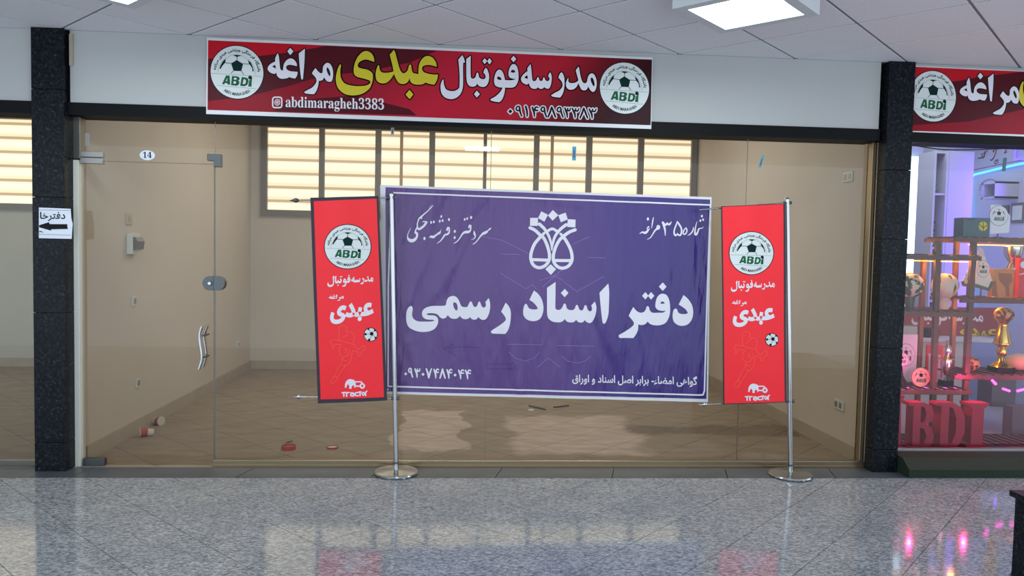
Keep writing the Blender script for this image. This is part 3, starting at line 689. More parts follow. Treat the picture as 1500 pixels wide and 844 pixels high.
def traced(parts, x0, y0, x1, y1, slope, ink):
    """parts: (glyph groups, ox, oy, scale) in photo pixels, refitted into a new box"""
    A = Ink()
    for g, ox, oy, sc in parts: a_, _ = glyphs(ox, oy, sc, g, n=3); A.add(a_.v, a_.f)
    A.v = [(x, y - .032 * (x - A.v[0][0])) for x, y in A.v]
    xs = [p[0] for p in A.v]; ys = [p[1] for p in A.v]; ax, bx, ay, by = min(xs), max(xs), min(ys), max(ys)
    ink.add([(x0 + (x - ax) / (bx - ax) * (x1 - x0), y0 + (y - ay) / (by - ay) * (y1 - y0) + slope * ((x - ax) / (bx - ax) * (x1 - x0))) for x, y in A.v], A.f)
T_SCHOOL = [(FOOTBALL, 640, 70, 9.933), (SCHOOL, 755, 85, 12)]; T_MAR = [(MARAGHEH, 385, 60, 10.291)]
# ================================================================ TOP BANNERS
def insta(ink, cx, cy, s):
    def rr(w_, h, r, k=6):
        p = []
        for ax, ay, a0 in ((w_ - r, -h + r, -90), (w_ - r, h - r, 0), (-w_ + r, h - r, 90), (-w_ + r, -h + r, 180)):
            for i in range(k + 1): an = math.radians(a0 + 90 * i / k); p.append((cx + (ax + r * math.cos(an)) * s, cy + (ay + r * math.sin(an)) * s * 1.12))
        return p
    a = rr(6.6, 6.8, 3); b = rr(4.9, 5.1, 2.2); c = [(cx + 3.6 * s * math.cos(k * math.pi / 8), cy + 4 * s * math.sin(k * math.pi / 8)) for k in range(16)]
    ink.line(a, [1.9] * len(a), True); ink.line(c, [1.2] * 16, True)
    ink.line([(cx + 1.2 * math.cos(k * math.pi / 6), cy + 1.5 * math.sin(k * math.pi / 6)) for k in range(12)], [1.3] * 12, True); ink.line([(cx + 3.5, cy - 4.2), (cx + 3.6, cy - 4.2)], [1.1, 1.1])
def top_banner(quad, Y, label, dx, sy, full, name='fabric_banner'):
    """dx, sy: pixel shift of the repeated artwork"""
    TL, TR, BR, BL = quad; p = at(*BL, Y)
    t = thing(name, (p.x, Y, p.z), label, 'banner')
    sheet('cloth', [TL, TR, BR, BL], 'banner_white', t, Y, 0, None, 2, 2, .003)
    return t
YB = -.02
tb = top_banner(((303, 55), (956, 84), (954, 189), (302, 167)), YB, 'long red football school banner on the fascia over the empty room', 0, 0, True)
sheet('red_print', [(305, 59), (955, 87.5), (953, 183.5), (304, 161)], 'banner_red', tb, YB, .0012, None, 1, 1, .0006)
b = Ink(); b.fill([[(305, 59), (478, 67), (430, 76), (380, 82), (305, 86)]]); lay('bright_band', b, 'band_bright', tb, YB, .0018)
b = Ink(); b.fill([[(305, 86.3), (380, 82.3), (430, 76.3), (478, 67.3), (640, 74.3), (600, 92), (540, 104), (470, 112), (420, 127), (360, 142), (305, 148)]]); b.fill([[(400, 163), (420, 148), (520, 140), (600, 160), (610, 169)]]); lay('dark_band', b, 'band_dark', tb, YB, .0018)
fw, ow_ = glyphs(385, 60, 10.291, MARAGHEH, ow=3.4); f2, o2 = glyphs(640, 70, 9.933, FOOTBALL, ow=3.4); f3, o3 = glyphs(755, 85, 12, SCHOOL, ow=3.4)
fy, oy_ = glyphs(485, 65, 9.375, ABDI, ow=3.6)
for q in (f2, f3): fw.add(q.v, q.f)
for q in (o2, o3, oy_): ow_.add(q.v, q.f)
fh = Ink()
text(''.join(chr(0x1D41A + ord(c) - 97) if c.isalpha() else chr(0x1D7CE + int(c)) for c in 'abdimaragheh3383'), 418.5, 140.5, 562.5, 164.2 - 2.6, .027, .0, fh); lay('handle_lettering', fh, 'white_print', tb, YB, .0031); fh = Ink()
insta(fh, 406.3, 150.2, 1.0); lay('camera_icon', fh, 'white_print', tb, YB, .0031)
dg_ = Ink(); dgo = Ink()
digits([(d, 735 + a / 10, 735 + b / 10, 148 + y / 10, 148 + y / 10 + 14.6) for d, a, b, y in (('9', 200, 300, 76), ('1', 335, 395, 82), ('4', 440, 535, 84), ('9', 565, 662, 88), ('8', 672, 792, 90), ('9', 800, 905, 92), ('3', 918, 1015, 96), ('3', 1025, 1140, 100), ('8', 1140, 1262, 104), ('3', 1272, 1392, 108))] + [('0', 744, 751, 160.2, 166.6)], dg_, dgo, 3.0)
lay('letter_outline', ow_, 'print_black', tb, YB, .0024)
lay('white_lettering', fw, 'white_print', tb, YB, .0031, label='white lettering of the banner')
lay('yellow_lettering', fy, 'letter_yellow', tb, YB, .0031, label='large yellow word in the middle of the banner')
lay('number_outline', dgo, 'white_print', tb, YB, .0024); lay('phone_number', dg_, 'print_black', tb, YB, .0031)
club_badge(347.3, 106, 38.6, 38.6, .035, tb, YB, .0022)
club_badge(914.7, 129.3, 36.0, 37.4, .04, tb, YB, .0022)
# banner of the right neighbour shows its left part in frame; it goes on behind the frame edge
tb2 = top_banner(((1331, 96), (1800, 117), (1798, 212), (1327, 193)), YB, 'shorter visible red football school banner above the trophy shop', 0, 0, False)
sheet('red_print', [(1332.5, 97.5), (1799, 119), (1797, 207), (1328, 191.5)], 'banner_red', tb2, YB, .0012, None, 1, 1, .0006)
b = Ink(); b.fill([[(1332, 98), (1500, 105), (1440, 112), (1400, 119), (1331, 123)]]); lay('bright_band', b, 'band_bright', tb2, YB, .0018)
b = Ink(); b.fill([[(1331, 123.3), (1400, 119.3), (1440, 112.3), (1500, 105.3), (1640, 112), (1560, 135), (1500, 160), (1420, 178), (1329, 184)]]); lay('dark_band', b, 'band_dark', tb2, YB, .0018)
S2 = .925
m1, mo = glyphs(1405 - 6.5 * S2, 103.5 - 6.0, 10.291 / S2 * 1.02, MARAGHEH, ow=3.2); y1, yo = glyphs(1485.5, 92, 9.375 / S2, ABDI, ow=3.3)
mo.add(yo.v, yo.f); lay('letter_outline', mo, 'print_black', tb2, YB, .0024); lay('white_lettering', m1, 'white_print', tb2, YB, .0031); lay('yellow_lettering', y1, 'letter_yellow', tb2, YB, .0031)
club_badge(1366.3, 141.2, 33.6, 37.0, .035, tb2, YB, .0022)

# ================================================================ PURPLE BANNER
YP = -.03
PX, PZ = 2.35, .55
FOLDS = []
for (ax, ay), (bx_, by_), am, wd in (((655, 293), (600, 440), -.010, .030), ((625, 290), (590, 350), .007, .025), ((705, 310), (640, 430), -.008, .04), ((690, 345), (655, 440), .007, .03),
        ((925, 300), (915, 560), .006, .035), ((948, 300), (940, 470), -.007, .03), ((905, 300), (880, 400), .006, .03), ((740, 480), (762, 578), -.008, .03), ((865, 470), (905, 560), .006, .04),
        ((935, 480), (960, 570), -.006, .03), ((790, 290), (850, 300), .005, .03), ((600, 500), (590, 560), -.006, .03), ((995, 300), (1000, 560), .004, .05), ((830, 430), (840, 575), .004, .05)):
    A_, B_ = at(ax, ay, YP), at(bx_, by_, YP); FOLDS.append((A_.x, A_.z, B_.x - A_.x, B_.z - A_.z, am, max(wd, .034)))
def dp(x, z):
    return dp0(x, z) + sum(f_at(f, x, z) for f in FOLDS)
def f_at(f, x, z):
    L2 = f[2] ** 2 + f[3] ** 2; t = ((x - f[0]) * f[2] + (z - f[1]) * f[3]) / L2
    if t < -.3 or t > 1.3: return 0
    d2 = ((x - f[0]) * f[3] - (z - f[1]) * f[2]) ** 2 / L2; e = max(0, -t, t - 1)
    return f[4] * math.exp(-d2 / f[5] ** 2) * (1 - e / .3) ** 2 * (1 if e > 0 else 1)
def dp0(x, z):
    u, v = x - PX, z - PZ
    a = .005 * math.sin(7.5 * u - 2.2 * v + .6) * math.exp(-u * .5) + .004 * math.sin(13 * u + 3.5 * v) * (.3 + .7 * math.exp(-((u - 1.7) / .5) ** 2))
    return a + .003 * math.sin(4.1 * v + 2 * u) - .004
pb = thing('vinyl_banner', (at(563, 577, YP).x, YP, at(563, 577, YP).z), 'large purple notary office banner with white lettering behind the chrome poles', 'banner')
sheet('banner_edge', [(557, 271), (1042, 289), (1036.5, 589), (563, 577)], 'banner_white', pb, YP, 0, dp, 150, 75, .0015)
CUT = (.016, .03)
b = Ink()
def bigquad(ink, q, nx=60, ny=30):
    (a, b_, c, d) = [Vector(p) for p in q]
    vs = [tuple(a.lerp(b_, i / nx).lerp(d.lerp(c, i / nx), j / ny)) for j in range(ny + 1) for i in range(nx + 1)]
    ink.add(vs, [(j * (nx + 1) + i, j * (nx + 1) + i + 1, (j + 1) * (nx + 1) + i + 1, (j + 1) * (nx + 1) + i) for j in range(ny) for i in range(nx)])
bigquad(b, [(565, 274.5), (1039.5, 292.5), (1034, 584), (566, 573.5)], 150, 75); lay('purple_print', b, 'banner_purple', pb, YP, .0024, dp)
wl = Ink(); wl.line([(574, 282.5), (1040, 300.5), (1036, 420), (1031, 572), (1029, 578), (1024, 578.3), (568.5, 566), (569, 420), (574, 282.5)], [2.2] * 9)
lay('border_line', wl, 'white_print', pb, YP, .0046, dp, CUT); wl = Ink()
for grp, ox, oy, sc in (
    ([['145,330 165,345 172,385 165,430 160,490 180,540 225,580 290,598 400,600 500,595 548,578! 520,568 440,565 380,550 340,510 332,450 350,400 400,360 480,335 560,328 650,330 720,325 742,310! 755,240 790,185 850,160 910,170 955,220 985,290 1010,335 1060,350 1110,340 1135,290 1160,250 1172,255 1190,272 1207,319 1243,349 1278,319 1296,266 1314,254 1331,272 1349,325 1384,357 1420,337 1426,296 1414,266! 1473,192! 1496,272 1496,378 1473,473 1432,549 1384,567 1337,555 1296,518! 1266,555 1225,565 1180,550 1155,518! 1120,548 1060,555 1010,535 980,498! 940,540 880,552 820,535 772,488! 740,530 690,548 640,525 600,480 550,460 480,455 420,462 408,478! 450,488 540,495 590,525 608,570 600,640 560,710 490,755 400,775 300,775 200,750 110,700 70,630 58,550 62,460 80,390 110,345', '890,268 925,290 942,350 935,400 910,405 885,370 868,320 868,280']], 590, 420, 11.72),
    ([['502,330! 545,380 572,440 578,530 565,640 535,730 495,785! 400,783 310,778 290,760! 300,735 400,670 480,610 505,575 495,540 465,495 437,462!'], ['912,155! 970,200 1025,280 1050,380 1045,470 1010,555 950,593 880,598 810,575 765,520 757,450 770,380 795,348 815,365 835,405 870,425 930,430 970,420! 950,380 900,325 847,292!']], 690, 410, 9.933),
    ([['210,90! 208,300 205,470 210,530 250,552 295,540 325,500 345,455 360,447 378,460 395,520 430,550 490,555 525,530 545,480 562,468 580,485 600,540 635,562 665,540 685,485 700,472 720,490 740,550 780,575 805,550 805,510 795,478! 855,412! 878,490 875,580 850,680 810,750 770,768 720,750 690,718! 665,750 620,760 575,745 547,710! 520,745 460,758 400,745 360,700! 330,735 270,755 170,745 100,700 70,620 68,400 68,188!'], ['362,205! 425,273! 360,343! 297,273!'], ['1075,115! 1090,250 1085,450 1075,620 1040,740 1005,778 980,750 965,640 945,450 930,268!']], 795, 405, 11.257),
    ([['645,205 700,225 735,300 745,400 735,500 690,590 620,625 540,628 480,612 445,580! 410,612 360,625 315,615! 310,690 285,750 250,800! 150,798 65,795 52,770! 60,755 160,700 240,640 258,605 245,570 190,502! 220,440 252,382! 290,430 340,458 390,450 415,420 430,380 445,372 462,385 475,430 510,460 590,460 650,458 690,432! 640,435 590,425 555,395 548,350 565,270 600,220', '612,335! 630,312 655,312 675,335! 640,340'], ['413,182! 455,232! 413,282! 367,232!'], ['490,182! 535,233! 490,285! 448,233!'], ['647,53! 697,110! 647,167! 595,110!'], ['928,222! 990,280 1040,360 1055,450 1040,540 990,610 920,635 850,625 795,580 778,510 790,430 820,403 840,420 855,455 890,475 950,478 985,465! 960,420 910,380 862,350!']], 900, 408, 9.175)):
    g_, _ = glyphs(ox, oy, sc, grp); wl.add(g_.v, g_.f)
# calligraphy lines
strokes(590, 295, 12.98, ['582,72,8 540,120,16 470,190,20 400,250,24 350,295,30 315,325,26 290,380,20 278,440,22 285,510,30 310,530,40 350,510,44 400,470,40 440,420,40 465,395,14', '375,395,8 400,385,18 440,390,22 472,395,10', '550,70,5 500,130,5', '353,312,46', '270,500,20 250,545,24 235,600,26 262,600,40 275,630,40 262,690,40 220,735,60 160,750,65 110,720,44 92,670,20 100,620,14 125,560,10 152,512,8', '413,706,56', '540,402,48', '592,392,48', '733,290,46', '705,380,48', '758,368,48', '878,348,52',
    '505,690,10 540,670,40 580,680,50 620,655,34 660,625,34 700,600,40 720,565,12 730,535,6', '845,545,40 850,510,30 875,505,36 885,545,24 880,590,30 850,625,36 800,640,30 760,700,26 710,760,18 650,800,10'], wl)
strokes(655, 310, 15.34, ['172,445,62', '168,585,62', '490,360,36 500,320,40 525,320,40 530,370,30 520,420,36 490,455,50 440,460,62 385,470,52 340,510,36 290,590,26 240,655,22 190,695,18 145,718,10', '395,175,54', '452,158,54', '538,133,64', '605,435,14 608,475,40 615,505,50 632,545,30 620,590,22 590,615,16 545,630,8', '990,365,8 955,395,34 920,425,22 890,455,50 845,480,60 800,500,50 760,540,32 715,600,26 670,660,22 620,710,20 570,738,10'], wl)
strokes(930, 305, 13.636, ['1330,160,50', '1300,250,48', '1355,232,48', '1360,375,8 1335,400,16 1300,405,20 1275,410,20 1265,430,30 1245,490,30 1215,525,50 1195,500,36 1200,420,24 1215,340,20 1235,270,10', '1165,380,12 1160,430,24 1135,480,24 1100,520,22 1050,545,8', '1015,390,20 1035,430,26 1030,480,26 1000,520,28 965,510,24 970,460,24 1000,410,24',
    '845,265,20 880,320,36 925,400,34 930,480,32 905,540,36 860,530,30 850,500,16', '850,510,14 810,545,36 780,500,34 785,430,30 815,350,30 845,275,20', '545,285,36 575,360,40 595,440,34 600,545,14', '560,275,14 590,330,40 620,325,40 640,290,16 655,320,36 690,320,36 725,270,12', '430,400,30 450,355,34 475,365,36 470,405,40 420,425,34 385,460,30 350,520,24 300,590,18 235,625,8', '360,185,12 345,270,26 325,400,10', '247,218,58', '265,375,30 235,400,20 250,435,20 285,415,14', '280,410,14 230,470,44 190,495,46 140,480,30 90,512,10'], wl)
digits([(d, 560 + a / 4.22, 560 + b / 4.22, 400 + y / 4.22, 400 + (y + 56) / 4.22) for d, a, b, y in (('9', 160, 190, 588), ('3', 200, 236, 589), ('7', 270, 306, 591), ('4', 318, 350, 592), ('8', 355, 390, 593), ('4', 398, 432, 594), ('4', 470, 506, 597), ('4', 513, 548, 598))]
       + [('0', 560 + x / 4.22 - 1, 560 + x / 4.22 + 1, 400 + y / 4.22 - 2.4, 400 + y / 4.22 + 2.4) for x, y in ((145, 623), (252, 626), (450, 630))], wl, k=.95)
text(shape('گواهی امضاء- برابر اصل اسناد و اوراق'), 838, 546.5, 1020.5, 563.0 , .022, .02, wl)
lay('lettering', wl, 'white_print', pb, YP, .0046, dp, CUT, label='white lettering'); wl = Ink()
# scales-and-book emblem
em, _ = glyphs(770, 303, 8.115, [['53,132! 145,132! 143,228! 50,226!'], ['185,55! 265,95! 222,177! 147,135!'], ['322,38! 388,100! 320,165! 265,105!'], ['475,70! 500,150! 418,185! 388,100!'], ['500,148! 592,153! 590,245! 495,240!'], ['297,683! 360,743! 298,810! 233,742!']])
wl.add(em.v, em.f)
strokes(770, 303, 8.115, ['220,312,30 190,345,38 150,385,38 100,450,38 65,545,38 60,620,38 85,685,38 130,718,38 180,722,38 235,695,38 275,640,38 282,570,38 262,480,38 225,390,38 190,345,38', '415,322,30 450,360,38 490,420,38 530,500,38 550,580,38 545,650,38 500,710,38 430,730,38 370,705,38 332,650,38 330,570,38 360,470,38 410,385,38 450,360,38',
    '80,628,36 265,635,36', '345,638,36 530,640,36', '50,250,38 110,280,38 170,335,38', '588,274,38 520,300,38 455,345,38', '162,205,38 220,260,36 265,330,32 298,420,26 308,520,8', '482,212,38 410,270,36 350,350,32 322,440,26 312,520,8', '265,285,32 318,262,32 370,290,32'], wl)
lay('emblem', wl, 'white_print', pb, YP, .0046, dp, CUT, label='white scales and tulip emblem')
ll = Ink()
for L in ([(735, 372), (762, 373)], [(733, 400), (770, 423), (780, 417), (785, 423)], [(790, 411), (812, 404), (825, 411)], [(838, 358), (863, 347)], [(860, 377), (887, 378)], [(826, 413), (845, 427), (884, 405)], [(742, 504), (794, 505)], [(745, 515), (755, 525), (770, 529), (783, 524), (790, 516)], [(817, 506), (870, 507)], [(822, 521), (832, 529), (845, 532), (858, 528), (865, 521)], [(787, 538), (803, 524), (820, 538)], [(795, 420), (820, 398), (838, 385)], [(700, 345), (735, 352), (775, 372)]): ll.line(L, [.55] * len(L))
lay('faint_pattern', ll, 'lilac_line', pb, YP, .0036, dp, CUT)['kind'] = 'stuff'
ll = Ink()
for L in ([(702, 509), (672, 508), (650, 511), (668, 522)], [(650, 511), (664, 504)], [(713, 533), (750, 533), (744, 541), (756, 537), (750, 530)], [(713, 540), (757, 541)]): ll.line(L, [.7] * len(L))
lay('pen_marks', ll, 'dark_line', pb, YP, .0036, dp, CUT)['kind'] = 'stuff'
for px, py in ((563, 277), (1039, 293), (1034, 582), (567, 571)):
    p = at(px, py, YP); obj('eyelet', MB().lathe((p.x, YP - .003, p.z), [(.008, 0), (.009, -.003), (.005, -.004), (.003, -.001)], 12, 'y'), 'steel', pb, smooth=True)

# ================================================================ FLAG STANDS AND FLAGS
YS = -.1
def stand(base_px, top_px, rods, label):
    b0 = atz(*base_px, ZF + .02); top = at(*top_px, b0.y); Y = b0.y
    t = thing('flag_stand', (b0.x, b0.y, ZF), label, 'flag stand', 'flag stands in front of the glass')
    obj('base', MB().lathe((b0.x, Y, ZF), [(.150, .004), (.153, .012), (.148, .021), (.12, .026), (.04, .03), (.025, .033)], 48), 'steel', t, smooth=True)
    d = (top - b0)
    obj('pole', MB().tube([b0 + Vector((0, 0, .005)), b0 + d * .55, top], .0165, 20), 'steel', t, smooth=True)
    obj('pole_joint', MB().tube([b0 + d * .028, b0 + d * .034], .0185, 20), 'dark_metal', t)
    obj('pole_cap', MB().tube([top, top + Vector((0, 0, .012))], [.018, .010], 20), 'steel', t, smooth=True)
    for (lx, ly), (rx, ry), fin in rods:
        a = at(lx, ly, Y - .003); c = at(rx, ry, Y - .003); v = (a - c).normalized()
        rd = obj('rod', MB().tube([c - v * .035, a], .0058, 10), 'steel', t, smooth=True)
        obj('rod_clamp', MB().tube([c - v * .03 + Vector((0, 0, -.0)), c + v * .028], .012, 12), 'dark_metal', rd, smooth=True)
        if fin:
            q = [a - v * .01, a, a + v * .008, a + v * .018, a + v * .026, a + v * .055]
            obj('spear_finial', MB().tube(q, [.007, .012, .016, .015, .010, .0012], 14), fin, rd, smooth=True)
    return t, Y
t1, Y1 = stand((580.5, 690), (573.5, 284), [((436, 293.5), (572, 289.5), 'dark_metal'), ((440, 581.5), (579, 584), 'steel')], 'chrome flag stand left of the purple banner, footed beside the door')
t2, Y2 = stand((1158, 693.5), (1153, 292), [((1024, 307.5), (1153, 297.5), None), ((1034, 592.5), (1157, 588), 'steel')], 'chrome flag stand right of the purple banner, near the right column')
# player outline and tractor mark in crop coordinates of the left flag
PLAYER = ['190,130 183,100 185,70 200,48 230,42 255,52 265,80 258,105 300,105 330,130 338,170 325,205 330,228 350,262 375,280 400,255 430,243 445,255 435,285 410,305 395,335 378,342 368,325 375,305 350,300 318,290 312,330 302,380 275,425 250,440 215,485 180,540 158,585 130,612 105,605 102,590 125,560 150,525 165,480 190,440 215,400 215,370 225,352 200,335 188,300 190,260 210,240 205,228 175,230 150,228 128,268 115,255 125,228 100,215 118,185 150,182 200,190 185,170 190,130',
          '205,190 240,205 290,215 325,230', '225,160 255,140 275,118', '225,352 260,345 282,320 290,270', '215,372 240,385 262,395', '235,290 255,265 262,300 245,310', '220,430 240,435 255,445', '135,540 160,545 165,560']
def flag(corners, Y, label, badge, words, crop, ball_c, sl):
    """corners TL,TR,BR,BL in pixels"""
    TL, TR, BR, BL = corners; p = at(*BL, Y); cx = p.x
    def df(x, z): return .006 * math.sin((x - cx) * 26 + .7) * (.25 + .75 * min(1, max(0, (z - .5) / 1.5))) + .004 * math.sin((x - cx) * 9 + z * 4) - .022
    t = thing('cloth_flag', (p.x, Y, p.z), label, 'flag', 'red football school flags')
    sheet('hem', corners, 'hem_black', t, Y, 0, df, 30, 40, .002)
    def ins(c, l, tt, r, bb): return [(c[0][0] + l, c[0][1] + tt), (c[1][0] - r, c[1][1] + tt), (c[2][0] - r, c[2][1] - bb), (c[3][0] + l, c[3][1] - bb)]
    b = Ink(); bigquad(b, words['inner'], 30, 40); lay('red_cloth', b, 'flag_red', t, Y, .0012, df)
    C = (.012, .08)
    club_badge(*badge, t, Y, .0022, df, C)
    wi = Ink()
    x0, y0, x1, y1 = words['school']; traced(T_SCHOOL, x0, y0, x1, y1, sl, wi)
    x0, y0, x1, y1 = words['mar']; traced(T_MAR, x0, y0, x1, y1, sl, wi)
    x0, y0, x1, y1 = words['abdi']; text(shape('عبدی'), x0, y0, x1, y1, sl * 1.6, .05, wi)
    ox, oy, sc = crop
    lay('lettering', wi, 'white_print', t, Y, .0030, df, C); wi = Ink()
    tr_, _ = glyphs(ox, oy, sc, [['243,655! 250,605 275,575 310,572 345,590 352,640! 340,660! 328,630 310,645! 310,665! 288,665! 285,635 270,622 258,655!']]); wi.add(tr_.v, tr_.f)
    strokes(ox, oy, sc, ['350,598,12 405,598,12 410,615,12', '345,640,14 395,640,14', '418,615,16 436,635,16 425,655,16 405,655,16 396,638,16 405,620,16 418,615,16', '215,704,12 252,700,12', '234,702,14 234,738,14', '262,738,14 262,706,14 285,702,12', '300,706,12 330,708,12 332,735,12 305,735,12 300,720,12 330,718,10', '375,704,12 350,706,14 345,722,14 355,734,12 378,732,12', '380,698,12 405,696,12', '393,698,14 393,732,14', '412,712,12 425,700,12 438,712,12 425,730,12 412,714,12', '448,732,14 448,700,14 462,688,10'], wi, n=2)
    lay('tractor_mark', wi, 'white_print', t, Y, .0030, df, C)
    li = strokes(ox, oy, sc, [' '.join(q + ',3.6' for q in s.split()) for s in PLAYER], n=2); lay('player_outline', li, 'flag_line', t, Y, .0022, df, C)
    bx, by, br = ball_c
    bw = Ink(); bw.fill([[(bx + br * math.cos(k * math.pi / 12), by + br * math.sin(k * math.pi / 12)) for k in range(24)]]); lay('ball_rim', bw, 'print_black', t, Y, .0022, df, C)
    bw = Ink(); r2 = br * .9
    bw.fill([[(bx + r2 * math.cos(k * math.pi / 12), by + r2 * math.sin(k * math.pi / 12)) for k in range(24)]]); lay('printed_ball', bw, 'logo_white', t, Y, .0030, df, C)
    bk = Ink()
    def pent(cx_, cy_, r, a): bk.fill([[(cx_ + r * math.cos(math.radians(a + 72 * k)), cy_ + r * math.sin(math.radians(a + 72 * k))) for k in range(5)]])
    pent(bx + .15 * br, by - .12 * br, .3 * br, -80); pent(bx - .72 * br, by - .05 * br, .2 * br, -10); pent(bx - .2 * br, by + .74 * br, .2 * br, 20); pent(bx + .7 * br, by + .45 * br, .17 * br, 60); pent(bx + .62 * br, by - .6 * br, .17 * br, 0); pent(bx - .3 * br, by - .78 * br, .17 * br, 0)
    for a, b2 in (((.15, .15), (-.1, .6)), ((-.12, -.1), (-.6, -.05)), ((.38, .05), (.7, .4)), ((.3, -.35), (.6, -.55)), ((.0, -.35), (-.25, -.7))): bk.line([(bx + a[0] * br, by + a[1] * br), (bx + b2[0] * br, by + b2[1] * br)], [.5, .5])
    lay('ball_patches', bk, 'print_black', t, Y, .0038, df, C)
    return t
flag([(455.5, 290), (555, 287.5), (567.5, 586), (466.5, 590.5)], Y1 - .008, 'red club flag with wide black hem on the left flag stand', (510.0, 361.5, 33.6, 31.8, .0),
     {'inner': [(460.5, 295), (552.5, 291.5), (563, 581), (470.5, 584.5)], 'school': (480.5, 404, 547.5, 421), 'mar': (482.5, 431.5, 504.5, 441), 'abdi': (484.5, 446, 548, 475)}, (470, 470, 6.75), (543.5, 489.7, 10.3), -.05)
fr_dx = 586.5
flag([(1054.5, 302.5), (1147.5, 298.5), (1150.5, 588.5), (1058, 592)], Y2 - .008, 'red club flag with thin dark side hems on the right flag stand', (1099, 371, 31.8, 30.8, .0),
     {'inner': [(1056.5, 303.5), (1144.5, 299.5), (1147.5, 587.5), (1060, 590.5)], 'school': (1069, 411, 1133, 428), 'mar': (1070.5, 439.5, 1091.5, 448.5), 'abdi': (1071.5, 452.5, 1133, 479)}, (1058.5, 479, 6.95), (1128.8, 497.3, 9.8), -.035)

# ================================================================ ITEMS ON THE GLASS, COLUMN AND WALLS
def oval_sticker():
    c = at(216, 227.5, YG); t = thing('oval_sticker', (c.x, YG - .002, c.z - .03), 'small white oval door number sticker reading 14', 'sticker')
    obj('label_plate', MB().lathe((c.x, YG - .0015, c.z), [(1, 0), (1, -.0012)], 32, 'y', sx=.052, sy=.034), 'paper', t)
    ik = text(chr(0x1D7CF) + chr(0x1D7D2), 209.5, 222.5, 222.5, 231.5, .0, .0); lay('digits', ik, 'print_black', t, YG, .0035)
oval_sticker()
def tape(px, py, w_, h, lean, label, m='blue_tape', dark=True):
    c = at(px, py, YG); t = thing('tape_strip', (c.x, YG - .003, c.z - h / 2), label, 'tape')
    obj('tape', MB().prism([(c.x - w_ / 2 - lean, c.z - h / 2), (c.x + w_ / 2 - lean, c.z - h / 2), (c.x + w_ / 2 + lean, c.z + h / 2), (c.x - w_ / 2 + lean, c.z + h / 2)], YG - .003, YG - .001), m, t)
    if dark: obj('tape_fold', MB().prism([(c.x - w_ * .3 - lean * .6, c.z - h * .3), (c.x + w_ * .25 - lean * .6, c.z - h * .3), (c.x + w_ * .15 + lean * .5, c.z + h * .25), (c.x - w_ * .15 + lean * .5, c.z + h * .25)], YG - .0045, YG - .003), 'dark_metal', t)
tape(841, 225, .028, .10, 0, 'upright blue tape strip stuck on glass over the sixth window pane')
tape(1115, 237, .02, .09, .012, 'leaning blue tape strip on glass right of the back window')
tape(575, 192, .022, .055, 0, 'short pointed tape strip just under the banner, left half', 'dull_zinc')
tape(1471, 241, .028, .10, .003, 'dark blue tape strip on the trophy shop glass', 'teal_card', False)
tape(128, 205, .03, .09, 0, 'grey foil strip high on the glass by the left jamb', 'dull_zinc', False)
def paper_sign():
    Y = -.052; a = at(56, 304, Y); b = at(105, 350, Y)
    t = thing('paper_sign', (a.x, Y, b.z), 'white paper arrow sign taped on the left column', 'sign')
    ps = [at(*p, Y) for p in ((57, 304), (103.5, 306), (104.5, 320), (106.5, 328), (105, 350), (57, 349))]
    obj('sheet', MB().prism([(max(p.x, .0355), p.z) for p in ps], Y - .0006, Y), 'paper', t)
    k = Ink(); k.fill([[(57, 330), (72, 325.5), (72.8, 328.3), (98.7, 328.5), (98.8, 331.5), (99.6, 335.5), (75, 336), (75.3, 338), (57, 333)]])
    text(shape('دفترخانه'), 47, 310.5, 95.8, 324, .0, .02, k)
    k.line([(57, 307.5), (103, 308.5)], [.4, .4]); k.line([(57, 343.2), (103.5, 344.5)], [.4, .4]); k.line([(57, 339.5), (60, 339), (63, 340.5)], [1.2, 1.4, .8])
    k.v = [(max(x, 57.4), y) for x, y in k.v]
    lay('lettering', k, 'print_black', t, Y, .0016)
paper_sign()
# electrical fittings on the room's side walls
def wall_fit(name, px, py, X, w_, h, label, kind):
    c = atx(px, py, X); s = 1 if X < 3 else -1
    t = thing(name, (X, c.y, c.z - h / 2), label, 'socket' if kind != 'fuse' else 'fuse box', None)
    d = s * .012
    if kind == 'fuse':
        obj('backing', box(X, X + .05, c.y - w_ / 2, c.y + w_ / 2, c.z - h / 2, c.z + h / 2), 'white_plastic', t, bevel=.006)
        obj('door', MB().prism([(X + .05, c.z - h * .3), (X + .075, c.z - h * .26), (X + .085, c.z + .02), (X + .07, c.z + h * .28), (X + .05, c.z + h * .32)], c.y - w_ * .46, c.y + w_ * .46, 'y'), 'smoked_plastic', t)
    else:
        obj('plate', box(X, X + d, c.y - w_ / 2, c.y + w_ / 2, c.z - h / 2, c.z + h / 2), 'beige_plastic' if kind == 'beige' else 'white_plastic', t, bevel=.003)
        n = 2 if w_ > .12 else 1
        for i in range(n):
            yy = c.y + (i - (n - 1) / 2) * .07
            obj('insert', box(X + d, X + d + s * .004, yy - .02, yy + .02, c.z - .022, c.z + .022), 'dull_zinc' if kind != 'beige' else 'skirting_stone', t, bevel=.002)
wall_fit('fuse_box', 191, 357, LX0, .15, .17, 'grey windowed fuse box low on the left plaster wall', 'fuse')
wall_fit('wall_socket', 188, 321, LX0, .10, .09, 'square beige blank plate above the fuse box', 'beige')
wall_fit('wall_socket', 195.5, 441, LX0, .085, .08, 'small white switch plate under the fuse box', 'w')
wall_fit('wall_socket', 201, 561, LX0, .085, .08, 'white socket near the skirting by the red cups', 'w')
wall_fit('wall_socket', 348, 505, LX0, .09, .08, 'small far socket beside the back left corner', 'w')
wall_fit('wall_socket', 1243, 259, LX1, .15, .08, 'double socket high on the right plaster wall', 'w')
wall_fit('wall_socket', 1230, 593, LX1, .15, .08, 'double socket low on the right plaster wall', 'w')
